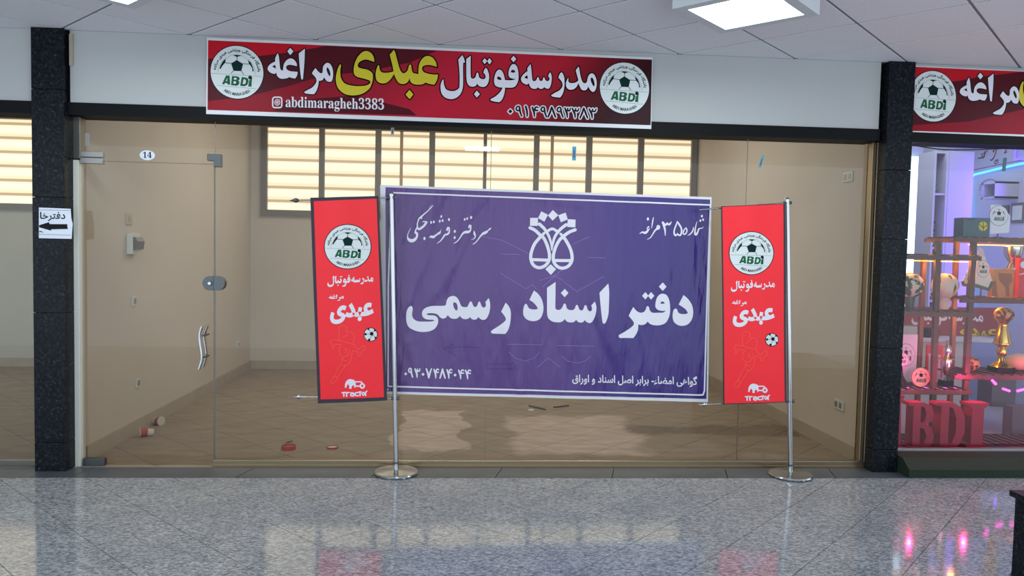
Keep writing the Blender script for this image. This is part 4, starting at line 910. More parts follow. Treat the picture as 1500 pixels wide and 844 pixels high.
# litter on the room floor
def lid(px, py, r, label, h, cover):
    c = atz(px, py); t = thing('jar_lid', (c.x, c.y, ZF), label, 'lid')
    obj('rim', MB().lathe((c.x, c.y, ZF), [(r, 0), (r, h), (r - .006, h), (r - .006, .004)], 28), 'red_lid', t, smooth=True)
    if cover: obj('top', MB().lathe((c.x, c.y, ZF + h * .6), [(r - .007, 0), (r - .007, .003)], 28), 'red_lid', t)
    else: obj('top', MB().lathe((c.x, c.y, ZF + .005), [(r - .007, 0), (r - .007, .003)], 28), 'cup_white', t)
lid(423, 658, .055, 'larger red jar lid lying on the room floor', .03, True)
lid(487, 656.5, .045, 'thin red rimmed lid right of the larger lid', .012, False)
def cup(px, py, label, yaw, ln):
    c = atz(px, py); t = thing('paper_cup', (c.x, c.y, ZF), label, 'cup')
    v = Vector((math.cos(yaw), math.sin(yaw), 0)); r0, r1 = .036, .027
    P = lambda k, r: Vector((c.x, c.y, ZF + r + .0)) + v * k
    obj('wall', MB().tube([P(0, r0), P(ln * .55, .032)], [r0, .032], 16), 'red_lid', t, smooth=True)
    obj('rim', MB().tube([P(-.004, r0), P(0.002, r0)], [r0 + .003, r0 + .003], 16), 'cup_white', t)
    obj('foot', MB().tube([P(ln * .55, .032), P(ln, r1)], [.032, r1], 16), 'cup_white', t, smooth=True)
cup(205, 640, 'crushed red and white cup nearest the left skirting', .5, .10)
cup(236, 623, 'red and white cup farther back along the left skirting', 2.6, .09)
def stick(a, b, r, label, glint=None):
    A, B = atz(*a, ZF + r), atz(*b, ZF + r); t = obj('stick', MB().tube([A, A.lerp(B, .5) + Vector((.004, 0, 0)), B], [r, r * 1.2, r], 8), 'smoked_plastic', None, label, 'stick', smooth=True); return t
stick((775, 594.5), (799, 600), .008, 'dark thin stick lying beside a white chip on room floor')
stick((811, 596.5), (833, 594), .008, 'second dark stick to the right, under the purple banner')
stick((419, 648.5), (428, 646), .005, 'tiny dark twig behind the larger red lid')
c = atz(778, 600.5, ZF + .004); obj('tile_chip', MB().prism([(c.x - .03, c.y - .03), (c.x + .025, c.y - .035), (c.x + .03, c.y + .02), (c.x - .02, c.y + .03)], ZF, ZF + .006, 'z'), 'white_print', None, 'small bright white tile chip beside the stick', 'chip')

# ================================================================ CEILING LAMPS
def lamp(x, y, label):
    t = thing('ceiling_lamp', (x, y, HC - .10), label, 'ceiling lamp', 'square ceiling lamps')
    def ring(h0, h1, z0, z1, zi=None):
        a = [(h0, 0), (0, h0), (-h0, 0), (0, -h0)]; b = [(h1, 0), (0, h1), (-h1, 0), (0, -h1)]
        vs = [(x + p[0], y + p[1], z0) for p in a] + [(x + p[0], y + p[1], z1) for p in b]
        return vs, [(i, (i + 1) % 4, (i + 1) % 4 + 4, i + 4) for i in range(4)]
    H = .41; h = .325
    m = MB(); m.add(*ring(H, H, HC - .1, HC)); m.add(*ring(H, h, HC - .1, HC - .1)); obj('housing', m, 'lamp_housing', t)
    m = MB(); m.add(*ring(h, h * .82, HC - .1, HC - .03)); obj('reflector', m, 'lamp_glow_side', t)
    m = MB().add([(x + h * .82, y, HC - .03), (x, y + h * .82, HC - .03), (x - h * .82, y, HC - .03), (x, y - h * .82, HC - .03)], [(0, 1, 2, 3)]); obj('diffuser', m, 'lamp_glow', t)
mat('lamp_glow_side', (.8, .9, .95), .4, emit=((.70, .95, 1.0), 1.3))
LL = ['square ceiling lamp at the top left edge of the picture', 'large square ceiling lamp above the purple banner', 'square ceiling lamp over the trophy shop', None]
for (x, y), l in zip(LP, LL): lamp(x, y, l or 'square ceiling lamp behind the viewer')

# ================================================================ BLACK STONE BLOCK lower right
p = atz(1478, 717.5, ZF + .45)
bl = thing('stone_bench', (p.x + .5, p.y - .5, ZF), 'black stone block cut by the lower right picture edge', 'bench')
obj('body', box(p.x + .02, p.x + 1.4, p.y - 1.2, p.y - .02, ZF, ZF + .42), 'black_granite', bl)
obj('cap', box(p.x, p.x + 1.42, p.y - 1.22, p.y, ZF + .42, ZF + .45), 'black_granite', bl, bevel=.004)

# ================================================================ RIGHT TROPHY SHOP
SX0 = LX1 + .12; XR = 8.75; YBk = 3.0
slab('wall_left', 'shop_white', SX0, SX0 + .04, .2, YBk, ZF, 3.45)
slab('wall_back', 'shop_white', SX0, XR + .1, YBk, YBk + .1, ZF, 3.45)
slab('wall_right', 'shop_white', XR, XR + .1, .2, YBk, ZF, 3.45)
slab('ceiling', 'shop_white', SX0, XR + .1, .2, YBk + .1, 3.45, 3.5)
slab('floor', 'water_grey', SX0, XR + .1, .05, YBk, -.1, ZF)
area('shop_lamp_light', (7.4, 1.9, 3.35), 1.1, 18, (.82, .90, 1.0))
area('violet_strip_light', (8.45, 1.95, 1.75), .12, 16, (.20, .08, 1.0), (math.radians(90), 0, math.radians(55)), 1.7)
# raised display kerb
struct('trim_6', MB().prism([(-.19 - .0, ZF + .001), (.10, ZF + .001), (.10, ZF + .125), (-.10, ZF + .125), (-.19, ZF + .06)], 6.165, 11.0, 'x'), 'green_skirt')
struct('trim_7', box(6.165, XR, .13, .75, ZF, ZF + .10), 'dark_wood')

# display rack
YR0, YR1 = .42, .74
rk = thing('display_rack', (6.9, .55, ZF + .1), 'dark wooden slatted display rack full of trophies behind the right glass', 'shelf')
def bar(a, b, Y, w_, m='dark_wood', name='post', dep=.035):
    A, B = at(*a, Y), at(*b, Y)
    return obj(name, MB().add([(A.x - w_ / 2, Y, A.z), (A.x + w_ / 2, Y, A.z), (A.x + w_ / 2, Y + dep, A.z), (A.x - w_ / 2, Y + dep, A.z), (B.x - w_ / 2, Y, B.z), (B.x + w_ / 2, Y, B.z), (B.x + w_ / 2, Y + dep, B.z), (B.x - w_ / 2, Y + dep, B.z)],
               [(0, 1, 2, 3), (7, 6, 5, 4), (0, 4, 5, 1), (1, 5, 6, 2), (2, 6, 7, 3), (3, 7, 4, 0)]), m, rk, bevel=.003)
bar((1376, 353), (1366, 664), YR0, .042); bar((1428.5, 352), (1411, 664), YR0, .042)
bar((1355, 376), (1345, 600), YR1, .036, 'brown_wood'); bar((1403.5, 352), (1393, 600), YR1, .036, 'brown_wood'); bar((1419, 462), (1414, 600), YR1, .03, 'brown_wood')
shelf_z = {}
def shelf(key, x0, x1, yp, h, right_ext=0):
    a, b = at(x0, yp, YR0 - .01), at(x1, yp + (x1 - x0) * .012, YR0 - .01); z = a.z; hh = h / 200; bx = b.x + right_ext; ax = max(a.x, SX0 + .05); shelf_z[key] = z
    obj('front_rail', box(ax, bx, YR0 - .03, YR0 - .002, z - hh, z), 'dark_wood', rk, bevel=.003)
    obj('back_rail', box(ax, bx, YR1 + .036, YR1 + .06, z - hh, z), 'brown_wood', rk, bevel=.003)
    n = max(3, int((bx - ax) / .075))
    for i in range(n):
        x = ax + (i + .5) * (bx - ax) / n; obj('slat', box(x - .017, x + .017, YR0 - .028, YR1 + .055, z + .0005, z + .010), 'dark_wood', rk)
shelf('top', 1398, 1500, 348, 6.5, .35); shelf('a', 1317, 1436, 373, 7); shelf('b', 1312, 1427, 456, 7.5); shelf('mid', 1406, 1500, 438, 6, .35); shelf('low', 1396, 1500, 549, 7, .35); shelf('c', 1309, 1422, 571, 7)
# balls and trophies standing on the shelves
def base_at(px, py, Y): p = at(px, py, Y); return p
def onshelf(px, key, Y): p = at(px, 400, Y); return Vector((p.x, Y, shelf_z[key] + .010)) if key != 'low0' else p
def px_x(px, py, Y): return at(px, py, Y).x
def ball_on_cup(px, py, key, r, label, m, patch=None, cupm='smoked_plastic', mug=False):
    Y = .58; z0 = shelf_z[key] + .010; c = at(px, py, Y); ch = c.z - r - z0
    t = thing('football', (c.x, Y, c.z - r), label, 'football')
    obj('ball', MB().ball((c.x, Y, c.z), r), m, t, smooth=True)
    if patch:
        for d in ((-.8, -.5, .35), (.2, -.9, -.1), (.75, -.6, .2), (0, -.55, .9)):
            v = Vector(d).normalized(); u = v.cross(Vector((0, 0, 1))).normalized(); w2 = v.cross(u)
            o = Vector((c.x, Y, c.z)); pts = [o + (v + u * a * .42 + w2 * b_ * .42).normalized() * r * 1.012 for a, b_ in ((0, 1.3), (.35, 0), (0, -.9), (-.3, 0))]; pts = [o + (q - o) * 1.02 for q in pts]
            obj('patch', MB().add(pts + [o + v * r * 1.04], [(0, 1, 4), (1, 2, 4), (2, 3, 4), (3, 0, 4)]), patch, t)
    if mug:
        mg = thing('mug', (c.x, Y, z0), 'cream mug holding up the white and brown ball', 'mug')
        obj('body', MB().lathe((c.x, Y, z0), [(.034, 0), (.036, .01), (.036, ch + .012), (.032, ch + .012), (.030, .01)], 20), 'pennant_cloth', mg, smooth=True)
        obj('handle', MB().tube(smooth_pts([(c.x + .034, Y, z0 + .07), (c.x + .06, Y, z0 + .06), (c.x + .058, Y, z0 + .03), (c.x + .034, Y, z0 + .018)]), .006, 8), 'pennant_cloth', mg, smooth=True)
    else:
        cp = thing('ball_stand', (c.x, Y, z0), 'dark round cup under the left patterned ball', 'stand')
        obj('bowl', MB().lathe((c.x, Y, z0), [(.032, 0), (.034, ch * .4), (.042, ch + .012), (.036, ch + .012), (.03, .01)], 20), cupm, cp, smooth=True)
ball_on_cup(1333.5, 418, 'b', .103, 'white ball with red and green pattern on the left shelf', 'ball_mixed')
ball_on_cup(1384, 419, 'b', .103, 'white ball with brown flashes behind the rack post', 'ball_white', 'ball_brown', mug=True)
def tro(name, px, key, prof, label, base=None, Y=.55, m='gold', extra=None, cat='trophy'):
    z0 = shelf_z[key] + .010; x = at(px, 500, Y).x
    yy = {'low': 545, 'c': 565, 'mid': 435, 'b': 452, 'top': 345}[key]; x = at(px, yy, Y).x
    t = thing(name, (x, Y, z0), label, cat); h0 = 0
    if base: obj('plinth', box(x - base[0], x + base[0], Y - base[0] * .8, Y + base[0] * .8, z0, z0 + base[1]), 'print_black', t, bevel=.004); h0 = base[1]
    obj('cup', MB().lathe((x, Y, z0 + h0), prof, 24), m, t, smooth=True)
    if extra: extra(t, x, Y, z0 + h0)
    return t
def _gold(t, x, Y, z):
    obj('ball', MB().ball((x, Y, z + .43), .075, sz=.8), 'ball_panelled', t, smooth=True)
    for h, r in ((.115, .045), (.185, .073), (.335, .038)): obj('ring', MB().lathe((x, Y, z + h), [(r - .01, 0), (r, .004), (r, .012), (r - .01, .016)], 24), 'gold', t, smooth=True)
tro('gold_trophy', 1466, 'low', [(.085, 0), (.07, .02), (.03, .05), (.022, .08), (.04, .10), (.045, .13), (.03, .16), (.066, .19), (.06, .22), (.035, .33), (.03, .345), (.045, .375), (.07, .40)], 'tall gold trophy topped by a patterned ball', (.078, .04), extra=_gold)
def _silv(t, x, Y, z):
    for h, r, m_ in ((.165, .06, 'gold'), (.06, .03, 'silver')): obj('ring', MB().lathe((x, Y, z + h), [(r - .02, 0), (r, .004), (r, .01), (r - .02, .016)], 24), m_, t, smooth=True)
    obj('figure', MB().lathe((x, Y, z + .18), [(.02, 0), (.028, .03), (.036, .06), (.03, .09), (.012, .115), (.016, .13), (.006, .15)], 16), 'silver', t, smooth=True)
tro('silver_trophy', 1385, 'c', [(.045, 0), (.03, .02), (.02, .04), (.035, .075), (.045, .12), (.042, .165), (.02, .18)], 'small silver trophy with a gold collar on the lowest shelf', (.045, .05), m='silver', extra=_silv)
tro('silver_trophy', 1481, 'mid', [(.05, 0), (.035, .02), (.03, .05), (.05, .12), (.065, .24), (.05, .26), (.03, .29), (.05, .32), (.07, .36), (.075, .42), (.07, .425)], 'tall silver cup trophy partly hidden by the top shelf', None, Y=.66, m='silver')
# small ball on lower right shelf
z0 = shelf_z['low'] + .010; x = at(1424, 530, .55).x; t = thing('football', (x, .55, z0), 'small dark patterned ball beside the gold trophy', 'football'); obj('ball', MB().ball((x, .55, z0 + .058), .058), 'ball_panelled', t, smooth=True)
z0 = shelf_z['low'] + .010; x = at(1493, 540, .62).x; t = thing('cloth_bundle', (x, .62, z0), 'beige folded bundle right of the gold trophy', 'bundle'); obj('bundle', MB().ball((x, .62, z0 + .07), .1, sz=.7, sx=1.1, sy=.9), 'beige_cloth', t, smooth=True)
# disc awards
def disc(px, py, rpx, key, label, stand_, m):
    Y = .50; c = at(px, py, Y); r = rpx / 190; z0 = shelf_z[key] + .010
    t = thing('award_plaque', (c.x, Y, z0), label, 'plaque')
    if stand_:
        obj('plinth', MB().lathe((c.x, Y, z0), [(.042, 0), (.042, .045), (.03, .06), (.014, .09), (.010, .12), (.004, c.z - r - z0 + .01)], 20), 'print_black', t, smooth=True)
    else: c = Vector((c.x, Y, z0 + r)) 
    obj('disc', MB().lathe((c.x, Y, c.z), [(r, 0), (r, -.012)], 36, 'y'), m, t)
    return t, c, r
t, c, r = disc(1321.5, 527, 9.6, 'c', 'small round club plaque on a dark pedestal', True, 'logo_white'); club_badge(1321.5, 526.5, 8.6, 9.8, 0, t, .488, .0006, small=True)
t, c, r = disc(1348, 544, 15, 'c', 'round wooden club plaque leaning beside the rack post', False, 'wood_disc')
def projpx(P):
    d = P - CAM; a = [sum(RM[i][k] * d[k] for k in range(3)) for i in range(3)]; return (750 + FP * a[0] / a[2], 422 + FP * a[1] / a[2])
cp = projpx(Vector((c.x, .488, c.z))); club_badge(cp[0], cp[1], 13.2, 13.8, 0, t, .488, .0006, small=True, tint='wood_disc')
# boxes and pennants on the upper shelves
def card(px0, py0, px1, py1, Y, dep, m, name, label, key=None, cat='box'):
    mb = pbox(px0, py0, px1, py1, Y, dep); p = mb.bounds(); dz = ((shelf_z[key] + .0105 if isinstance(key, str) else key) - p.z) if key else 0
    mb.v = [(x, y, z + (dz if z < p.z + .001 else 0)) for x, y, z in mb.v]
    t = thing(name, mb.bounds(), label, cat); obj('body', mb, m, t, bevel=.003); return t
t = card(1411, 319, 1450, 344, .48, .12, 'teal_card', 'gift_box', 'dark teal box with a golden ball picture on top shelf', 'top')
ik = Ink(); ik.fill([[(1440 + 6.5 * math.cos(k * math.pi / 10), 331.5 + 7 * math.sin(k * math.pi / 10)) for k in range(20)]]); lay('ball_picture', ik, 'letter_yellow', t, .48, .001)
ik = Ink(); ik.line([(1434.5, 329), (1440, 334), (1446, 330)], [1, 1, 1]); ik.line([(1440, 325), (1440, 338)], [.9, .9]); ik.line([(1415, 322), (1427, 321.5)], [.9, .9]); lay('picture_lines', ik, 'print_black', t, .48, .0018)
def pennant(pts, Y, label, bc, key, fringe=True):
    W = [at(*p, Y) for p in pts]; t = thing('club_pennant', (sum(p.x for p in W) / len(W), Y, min(p.z for p in W)), label, 'pennant')
    obj('cloth', MB().prism([(p.x, p.z) for p in W], Y, Y + .006), 'pennant_cloth' if fringe else 'paper', t)
    if fringe:
        ps = pts[2:5]; A = [at(*p, Y) for p in ps]; obj('fringe', MB().tube([a + Vector((0, -.002, .0)) for a in A], .014, 8), 'fringe', t)
    club_badge(*bc, t, Y, .001, small=True, tint='pennant_cloth' if fringe else 'paper')
    zb = min(p.z for p in W); zs = shelf_z[key] + .01
    if zb - zs > .01: x_ = sum(p.x for p in W) / len(W); obj('stand', MB().lathe((x_, Y + .02, zs), [(.035, 0), (.035, .01), (.006, .014), (.006, zb - zs + .05)], 14), 'smoked_plastic', t, smooth=True)
pennant([(1451, 300), (1466, 300), (1480, 316), (1478, 341), (1450, 343)], .58, 'white pennant with club badge behind the teal box', (1463, 316, 13.5, 14.5, 0), 'top', False)
pennant([(1434, 361), (1440, 366), (1454, 413), (1448, 424), (1428, 418)], .56, 'hanging white pennant with green fringe beside the orange lamp glow', (1440, 394, 9.5, 12, 0), 'mid')
pennant([(1424, 386), (1428, 398), (1426, 419), (1411, 417), (1410, 412)], .60, 'small pink tinged pennant left of the fringed pennant', (1419, 406, 5.5, 7.5, 0), 'mid')
t = card(1453, 394, 1486, 435, .60, .05, 'cardboard', 'photo_board', 'orange lit photo board of players on the middle shelf', 'mid', 'picture')
ik = Ink(); ik.fill([[(1462, 400), (1482, 401), (1483, 412), (1478, 418), (1479, 434), (1474, 434), (1472, 420), (1464, 412)]]); ik.fill([[(1453, 413), (1459, 411), (1461, 434), (1453, 434)]]); lay('figures', ik, 'ball_brown', t, .60, .0012)
t = card(1492, 378, 1506, 434, .56, .05, 'red_card', 'red_box', 'upright red box at the right edge on middle shelf', 'mid')
ik = Ink(); ik.fill([[(1499 + 4.5 * math.cos(k * math.pi / 8), 388 + 5 * math.sin(k * math.pi / 8)) for k in range(16)]]); ik.line([(1494, 402), (1503, 400)], [1.4, 1.4]); lay('print', ik, 'white_print', t, .56, .001)
# giant letters A B D I
def big_letter(ch, x0, x1, label):
    Y = .22; zb = ZF + .1005; zt_ = at(1340, 590, Y).z; a = at(x0, 630, Y).x; b = at(x1, 630, Y).x
    G = {'B': ([(0, 0), (.62, 0), (.9, .08), (1, .27), (.88, .48), (.72, .54), (.9, .62), (.95, .78), (.84, .94), (.6, 1), (.05, 1), (0, .955), (.05, .93), (.2, .93), (.2, .09), (.0, .07)], [[(.47, .1), (.47, .46), (.62, .44), (.72, .28), (.62, .12)], [(.47, .56), (.47, .92), (.6, .9), (.68, .75), (.6, .58)]]),
         'D': ([(0, 0), (.6, 0), (.85, .12), (1, .35), (1, .68), (.85, .9), (.6, 1), (.03, 1), (0, .955), (.05, .93), (.18, .93), (.18, .09), (0, .07)], [[(.45, .1), (.45, .92), (.58, .88), (.7, .68), (.7, .35), (.58, .13)]]),
         'I': ([(0, 0), (1, 0), (1, .1), (.78, .13), (.78, .88), (1, .95), (1, 1), (0, 1), (0, .95), (.22, .88), (.22, .13), (0, .1)], []),
         'A': ([(0, 0), (.42, 0), (.42, .08), (.33, .1), (.37, .27), (.6, .27), (.62, .1), (.55, .08), (.55, 0), (1, 0), (1, .09), (.92, .12), (.86, 1.0), (.97, 1.1), (.97, 1.15), (.4, 1.15), (.4, 1.1), (.32, 1.0), (.1, .12), (0, .09)], [[(.4, .38), (.48, .8), (.57, .38)]])}[ch]
    t = thing('display_letter', ((a + b) / 2, Y, zb), label, 'letter', 'pink display letters')
    P = lambda p: (a + p[0] * (b - a), zb + p[1] * (zt_ - zb))
    cs = [[P(p) for p in G[0]]] + [[P(p) for p in h] for h in G[1]]
    flat = [p for c_ in cs for p in c_]; n = len(flat); tr = tessellate_polygon([[Vector((p[0], p[1], 0)) for p in c_] for c_ in cs])
    mb = MB(); vs = [(x_, Y, z_) for x_, z_ in flat] + [(x_, Y + .1, z_) for x_, z_ in flat]; fs = [tuple(q) for q in tr] + [tuple(i + n for i in reversed(q)) for q in tr]
    k = 0
    for c_ in cs:
        L = len(c_); fs += [(k + i, k + (i + 1) % L, k + (i + 1) % L + n, k + i + n) for i in range(L)]; k += L
    mb.add(vs, fs); obj('body', mb, 'pink_paint', t)
big_letter('A', 1282, 1324, 'pink letter A half hidden by the column'); big_letter('B', 1329, 1369, 'pink letter B in the shop window')
big_letter('D', 1370, 1413, 'pink letter D behind the rack post'); big_letter('I', 1416, 1447, 'pink letter I at the right of the row')
# slatted deck, pebbles
for i in range(26):
    x = 6.25 + i * .075
    if x < 8.3: obj('deck_slat', box(x, x + .045, .14, .7, ZF + .1, ZF + .112) if False else box(x, x + .045, .36, .7, ZF + .1002, ZF + .112), 'dark_wood', bpy.data.objects['trim_7'])
pbm = MB()
for k in range(140):
    x = random.uniform(at(1400, 676, .15).x, 7.9); y = random.uniform(.135, .205); r = random.uniform(.008, .016)
    pbm.ball((x, y, ZF + .1 + r * .5), r, 6, 4, sz=.6)
obj('pebble_bed', pbm, 'pebbles', None, 'strip of pink lit pebbles along the shop window sill', 'pebbles', kind='stuff')
# pink fairy lights
pts = [at(*q, .36) for q in ((1440, 553), (1456, 565), (1474, 575), (1492, 573), (1512, 566))]
t = thing('light_string', pts[2], 'string of glowing pink lamps under the lower right shelf', 'lights')
obj('cable', MB().tube(smooth_pts(pts), .002, 6), 'cable_rubber', t)
for (a, b) in (((1453, 557), (1459, 563)), ((1469, 569.5), (1479, 573)), ((1490, 573), (1500, 570.5))):
    obj('bulb', MB().tube([at(*a, .355), at(*b, .355)], .0085, 10), 'led_pink', t, smooth=True)
for x_, yy, z_, e in ((6.5, .30, .80, 3.0), (6.95, .30, .80, 3.0), (7.5, .20, .85, 4.0)):
    l = bpy.data.lights.new('pink_lamp_light', 'POINT'); l.energy = e; l.color = (1, .03, .25); l.shadow_soft_size = .012; o = bpy.data.objects.new('pink_lamp_light', l); o.location = (x_, yy, z_ - .1); COL.objects.link(o)
# pink led strip under shelf c and orange strips under shelves
def led_strip(a, b, Y, m, label, z):
    A, B = at(*a, Y), at(*b, Y); t = obj('led_strip', box(A.x, B.x, Y, Y + .01, z, z + .006), m, None, label, 'light strip'); return t
led_strip((1330, 560), (1420, 560), .78, 'led_pink', 'pink light strip under the lowest left shelf', shelf_z['c'] - .05)
led_strip((1325, 360), (1420, 360), .66, 'led_orange', 'orange light strip under the upper left shelf', shelf_z['a'] - .05)
led_strip((1420, 340), (1500, 340), .70, 'led_orange', 'orange light strip under the top shelf', shelf_z['top'] - .05)
led_strip((1440, 440), (1490, 440), .66, 'led_orange', 'orange light strip under the middle shelf', shelf_z['mid'] - .045)
led_strip((1325, 450), (1420, 450), .78, 'led_orange', 'orange light strip under the second left shelf', shelf_z['b'] - .055)
for x_, z_, e in ((at(1333, 385, .6).x, shelf_z['a'] - .04, 3), (at(1390, 385, .6).x, shelf_z['a'] - .04, 4), (at(1450, 365, .6).x, shelf_z['top'] - .06, 3), (at(1466, 447, .52).x, shelf_z['mid'] - .05, 1.6), (at(1400, 470, .7).x, shelf_z['b'] - .07, 1.6)):
    l = bpy.data.lights.new('orange_lamp_light', 'POINT'); l.energy = e; l.color = (1, .33, .03); l.shadow_soft_size = .02; o = bpy.data.objects.new('orange_lamp_light', l); o.location = (x_, .6, z_); COL.objects.link(o)
# background: cabinets, lit panel, counter with red banner, wall print
t = card(1322, 229, 1344, 470, 2.92, .05, 'lit_panel', 'lightbox', 'bright glowing white panel by the left cabinets', None, 'light')
YK = 2.2; cx0 = at(1366, 300, YK).x; cx1 = at(1387, 300, YK).x; cx2 = at(1424, 300, YK).x; zt2 = at(1380, 221, YK).z
t = thing('tall_cabinet', ((cx0 + cx2) / 2, YK + .12, ZF), 'tall white open cabinet at the back of the trophy shop', 'cabinet')
W_ = .022
obj('carcass', MB().box(cx0, cx0 + W_, YK, YK + .26, ZF, zt2).box(cx1 - W_, cx1, YK, YK + .26, ZF, zt2).box(cx2 - W_, cx2, YK + .03, YK + .26, ZF, zt2).box(cx0, cx2, YK + .26, YK + .28, ZF, zt2).box(cx0 + W_, cx2 - W_, YK + .03, YK + .26, zt2 - W_, zt2), 'cabinet_white', t)
obj('door', box(cx1 + .004, cx2, YK, YK + .022, ZF, zt2), 'cabinet_white', t, bevel=.003)
shz = {}
for i, py in enumerate((283, 362, 440)):
    z = at(1376, py, YK).z; shz[i] = z; obj('shelf_board', box(cx0 + W_, cx1 - W_, YK + .01, YK + .26, z - .02, z), 'cabinet_white', t)
for k, n, l_ in ((0, 2, 'crumpled wrapped kit on the highest cabinet shelf'), (1, 6, 'tall pile of plastic wrapped kit in the middle cabinet bay'), (2, 3, 'low pile of wrapped kit on the lowest cabinet shelf')):
    xm = (cx0 + cx1) / 2; mb = MB()
    for j in range(n): mb.ball((xm + random.uniform(-.02, .02), YK + .13, shz[k] + .04 + j * .045), .06 * random.uniform(.8, 1.05), 8, 5, sz=.6)
    obj('wrapped_kit', mb, 'foil', None, l_, 'clothes')
# counter with banner
YC = 1.35
t = thing('shop_counter', (7.4, YC, ZF), 'white counter carrying a red school banner behind the rack', 'counter')
c0 = at(1300, 500, YC); c1 = at(1470, 500, YC); zc = at(1400, 497, YC).z
obj('top', box(SX0 + .06, c1.x, YC, YC + .5, zc - .03, zc), 'cabinet_white', t, bevel=.004)
obj('front', box(SX0 + .06, c1.x - .35, YC + .05, YC + .08, ZF, zc - .03), 'cabinet_white', t)
Yb = YC + .3
t = thing('counter_banner', (at(1390, 490, Yb).x, Yb, zc), 'maroon banner with white and gold words standing on the counter', 'banner')
a, b = at(1300, 450, Yb), at(1478, 452, Yb); obj('cloth', box(max(a.x, SX0 + .06), b.x, Yb, Yb + .01, zc, at(1390, 450, Yb).z), 'maroon_print', t)
ik = Ink(); traced(T_SCHOOL, 1335, 452, 1440, 477, .02, ik); lay('lettering', ik, 'white_print', t, Yb, .002)
ik = text(shape('عبدی'), 1395, 480, 1462, 496, .02, .03); lay('gold_lettering', ik, 'letter_yellow', t, Yb, .002)
# framed club print leaning, red card, dark boxes
t = card(1306, 490, 1343, 568, .72, .02, 'paper', 'club_poster', 'pale club badge poster leaning behind the small plaques', 'c', 'poster'); club_badge(1327, 520, 13, 16, 0, t, .72, .001, small=True, tint='paper')
t = card(1357, 505, 1381, 567, .70, .02, 'red_card', 'framed_picture', 'red and white framed picture behind the silver trophy', 'c', 'picture')
ik = Ink(); ik.fill([[(1360, 518), (1378, 520), (1378, 560), (1360, 558)]]); lay('picture', ik, 'paper', t, .70, .001)
ik = Ink(); ik.fill([[(1369 + 5 * math.cos(k * math.pi / 8), 530 + 7 * math.sin(k * math.pi / 8)) for k in range(16)]]); lay('emblem', ik, 'script_red', t, .70, .002)
t = card(1357, 482, 1376, 497, YC + .1, .15, 'print_black', 'small_box', 'black box on the counter between rack posts', zc); t = card(1320, 478, 1346, 492, YC + .1, .15, 'dull_zinc', 'grey_bag', 'grey rounded bag on the counter at the left', zc)
# right wall print, led tube, emblem, box shelf, frames
def xw(px, py): p = atx(px, py, XR); return p
t = thing('wall_poster', xw(1460, 225), 'white wall print with red handwriting and a large grey club badge', 'poster')
XW = XR - .004
def layx(name, ink, m, parent, off):
    base = origin(parent); mb = MB(); mb.v = [tuple(atx(p[0], p[1], XR - off)) for p in ink.v]; mb.f = list(ink.f)
    return obj(name, mb, m, parent, kind='print')
ik = Ink()
strokes(1410, 195, 7.344, ['290,140,6 270,180,7 240,215,7 200,225,6 215,250,7 180,272,9 165,262,5', '240,190,6 235,240,8 215,270,8 205,262,4', '340,130,6 330,200,8 345,180,5 365,160,6 355,215,8 330,270,9 310,295,10 298,280,5', '385,150,5 365,180,6', '470,170,6 460,200,6 450,215,8 480,200,5', '360,300,10 375,285,6 380,310,6 355,332,8 342,310,6 360,290,6', '520,160,5 550,175,5'], ik)
layx('red_script', ik, 'script_red', t, .004)
ik = Ink(); ik.line([(1424, 249.5), (1470, 240), (1500, 234)], [.9, .9, .9]); layx('red_rule', ik, 'script_red', t, .004)
ik = Ink()
cxp, cyp = 1450, 280
for a0 in range(0, 180, 14):
    a1 = math.radians(a0 + 3); a2 = math.radians(a0 + 11)
    ik.line([(cxp - 15 * math.cos(a1), cyp - 17 * math.sin(a1)), (cxp - 15 * math.cos(a2), cyp - 17 * math.sin(a2))], [1.6, 1.2])
ik.line([(cxp + 10 * math.cos(k * math.pi / 10), cyp - 2 - 11 * math.sin(k * math.pi / 10)) for k in range(20)], [.5] * 20, True)
ik.line([(1432, 285), (1468, 285)], [.5, .5]); ik.fill([[(1450, 272), (1454, 276), (1452, 281), (1448, 281), (1446, 276)]])
layx('grey_badge', ik, 'soft_grey_print', t, .004)
p0 = [xw(1424, 500), xw(1424, 275), xw(1425, 262), xw(1431, 256), xw(1470, 246.5), xw(1500, 240), xw(1530, 234)]
p0 = [p - Vector((.03, 0, 0)) for p in p0]
obj('neon_tube', MB().tube(p0, .011, 8), 'led_blue', None, 'glowing blue tube light bent round the shop corner', 'neon light', smooth=True)
p0 = [xw(1491, 218) - Vector((.03, 0, 0)), xw(1491, 234) - Vector((.03, 0, 0)), xw(1510, 233) - Vector((.03, 0, 0))]
obj('neon_tube', MB().tube(p0, .009, 8), 'led_violet', None, 'short violet tube light at the upper right edge', 'neon light', smooth=True)
a, b = xw(1471, 270), xw(1506, 296); 
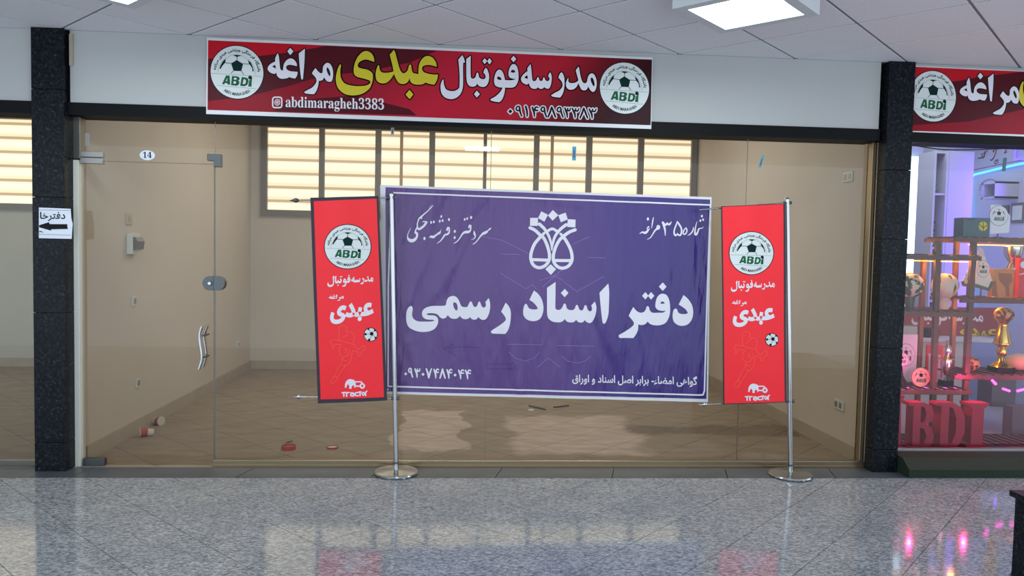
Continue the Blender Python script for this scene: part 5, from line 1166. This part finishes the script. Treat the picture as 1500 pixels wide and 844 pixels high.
t = thing('cube_shelf', (XR - .12, (a.y + b.y) / 2, b.z), 'white cube shelf on the wall under the blue tube light', 'shelf')
ya, yb = a.y, xw(1492, 280).y; za, zb_ = xw(1480, 268).z, xw(1480, 292).z
obj('shell', MB().box(XR - .25, XR - .001, ya - .02, ya, zb_, za).box(XR - .25, XR - .001, yb, yb + .02, zb_, za).box(XR - .25, XR - .001, yb, ya, za - .02, za).box(XR - .25, XR - .001, yb, ya, zb_, zb_ + .02), 'cabinet_white', t)
obj('backing', box(XR - .02, XR - .001, yb + .02, ya - .02, zb_ + .02, za - .02), 'soft_grey_print', t)
for (x0_, x1_, y0_, y1_, l_) in ((1466, 1478, 302, 322, 'dark framed certificate left of its twin on the shop wall'), (1484, 1502, 298, 326, 'dark framed certificate at the right picture edge')):
    A, B = xw(x0_, y0_), xw(x1_, y1_); tt = thing('certificate_frame', (XR - .01, (A.y + B.y) / 2, B.z), l_, 'frame')
    obj('frame', box(XR - .02, XR - .001, A.y, B.y, B.z, A.z), 'frame_dark', tt, bevel=.003)
    obj('certificate', box(XR - .024, XR - .02, A.y - .025, B.y + .025, B.z + .03, A.z - .03), 'certificate', tt)
# cable across the top of the right glass
pts = [at(x_, y_, .14) for x_, y_ in ((1325, 216), (1333, 212), (1350, 215), (1380, 219), (1420, 219.5), (1460, 218), (1510, 216))]
obj('power_cable', MB().tube(smooth_pts(pts), .005, 8), 'cable_rubber', None, 'grey cable drooping across the top of the trophy shop glass', 'cable', smooth=True)
obj('wrapped_bundle', box(cx0 - .0, cx1 + .05, YK + .05, YK + .2, zt2 + .001, zt2 + .06), 'soft_grey_print', None, 'grey bundle lying on top of the tall cabinet', 'bundle')
# pillar seen behind letters, storage box
t = card(1482, 596, 1520, 664, .95, .12, 'stool_grey', 'pedestal', 'dark fluted pedestal at the lower right edge of the shop', None, 'pedestal')
t = card(1453, 556, 1488, 596, 1.3, .2, 'stool_grey', 'storage_box', 'grey purple box behind the pink lamp string', None, 'box')
print('tiles', nt1, nt2, nt3, 'objects', len(bpy.data.objects))
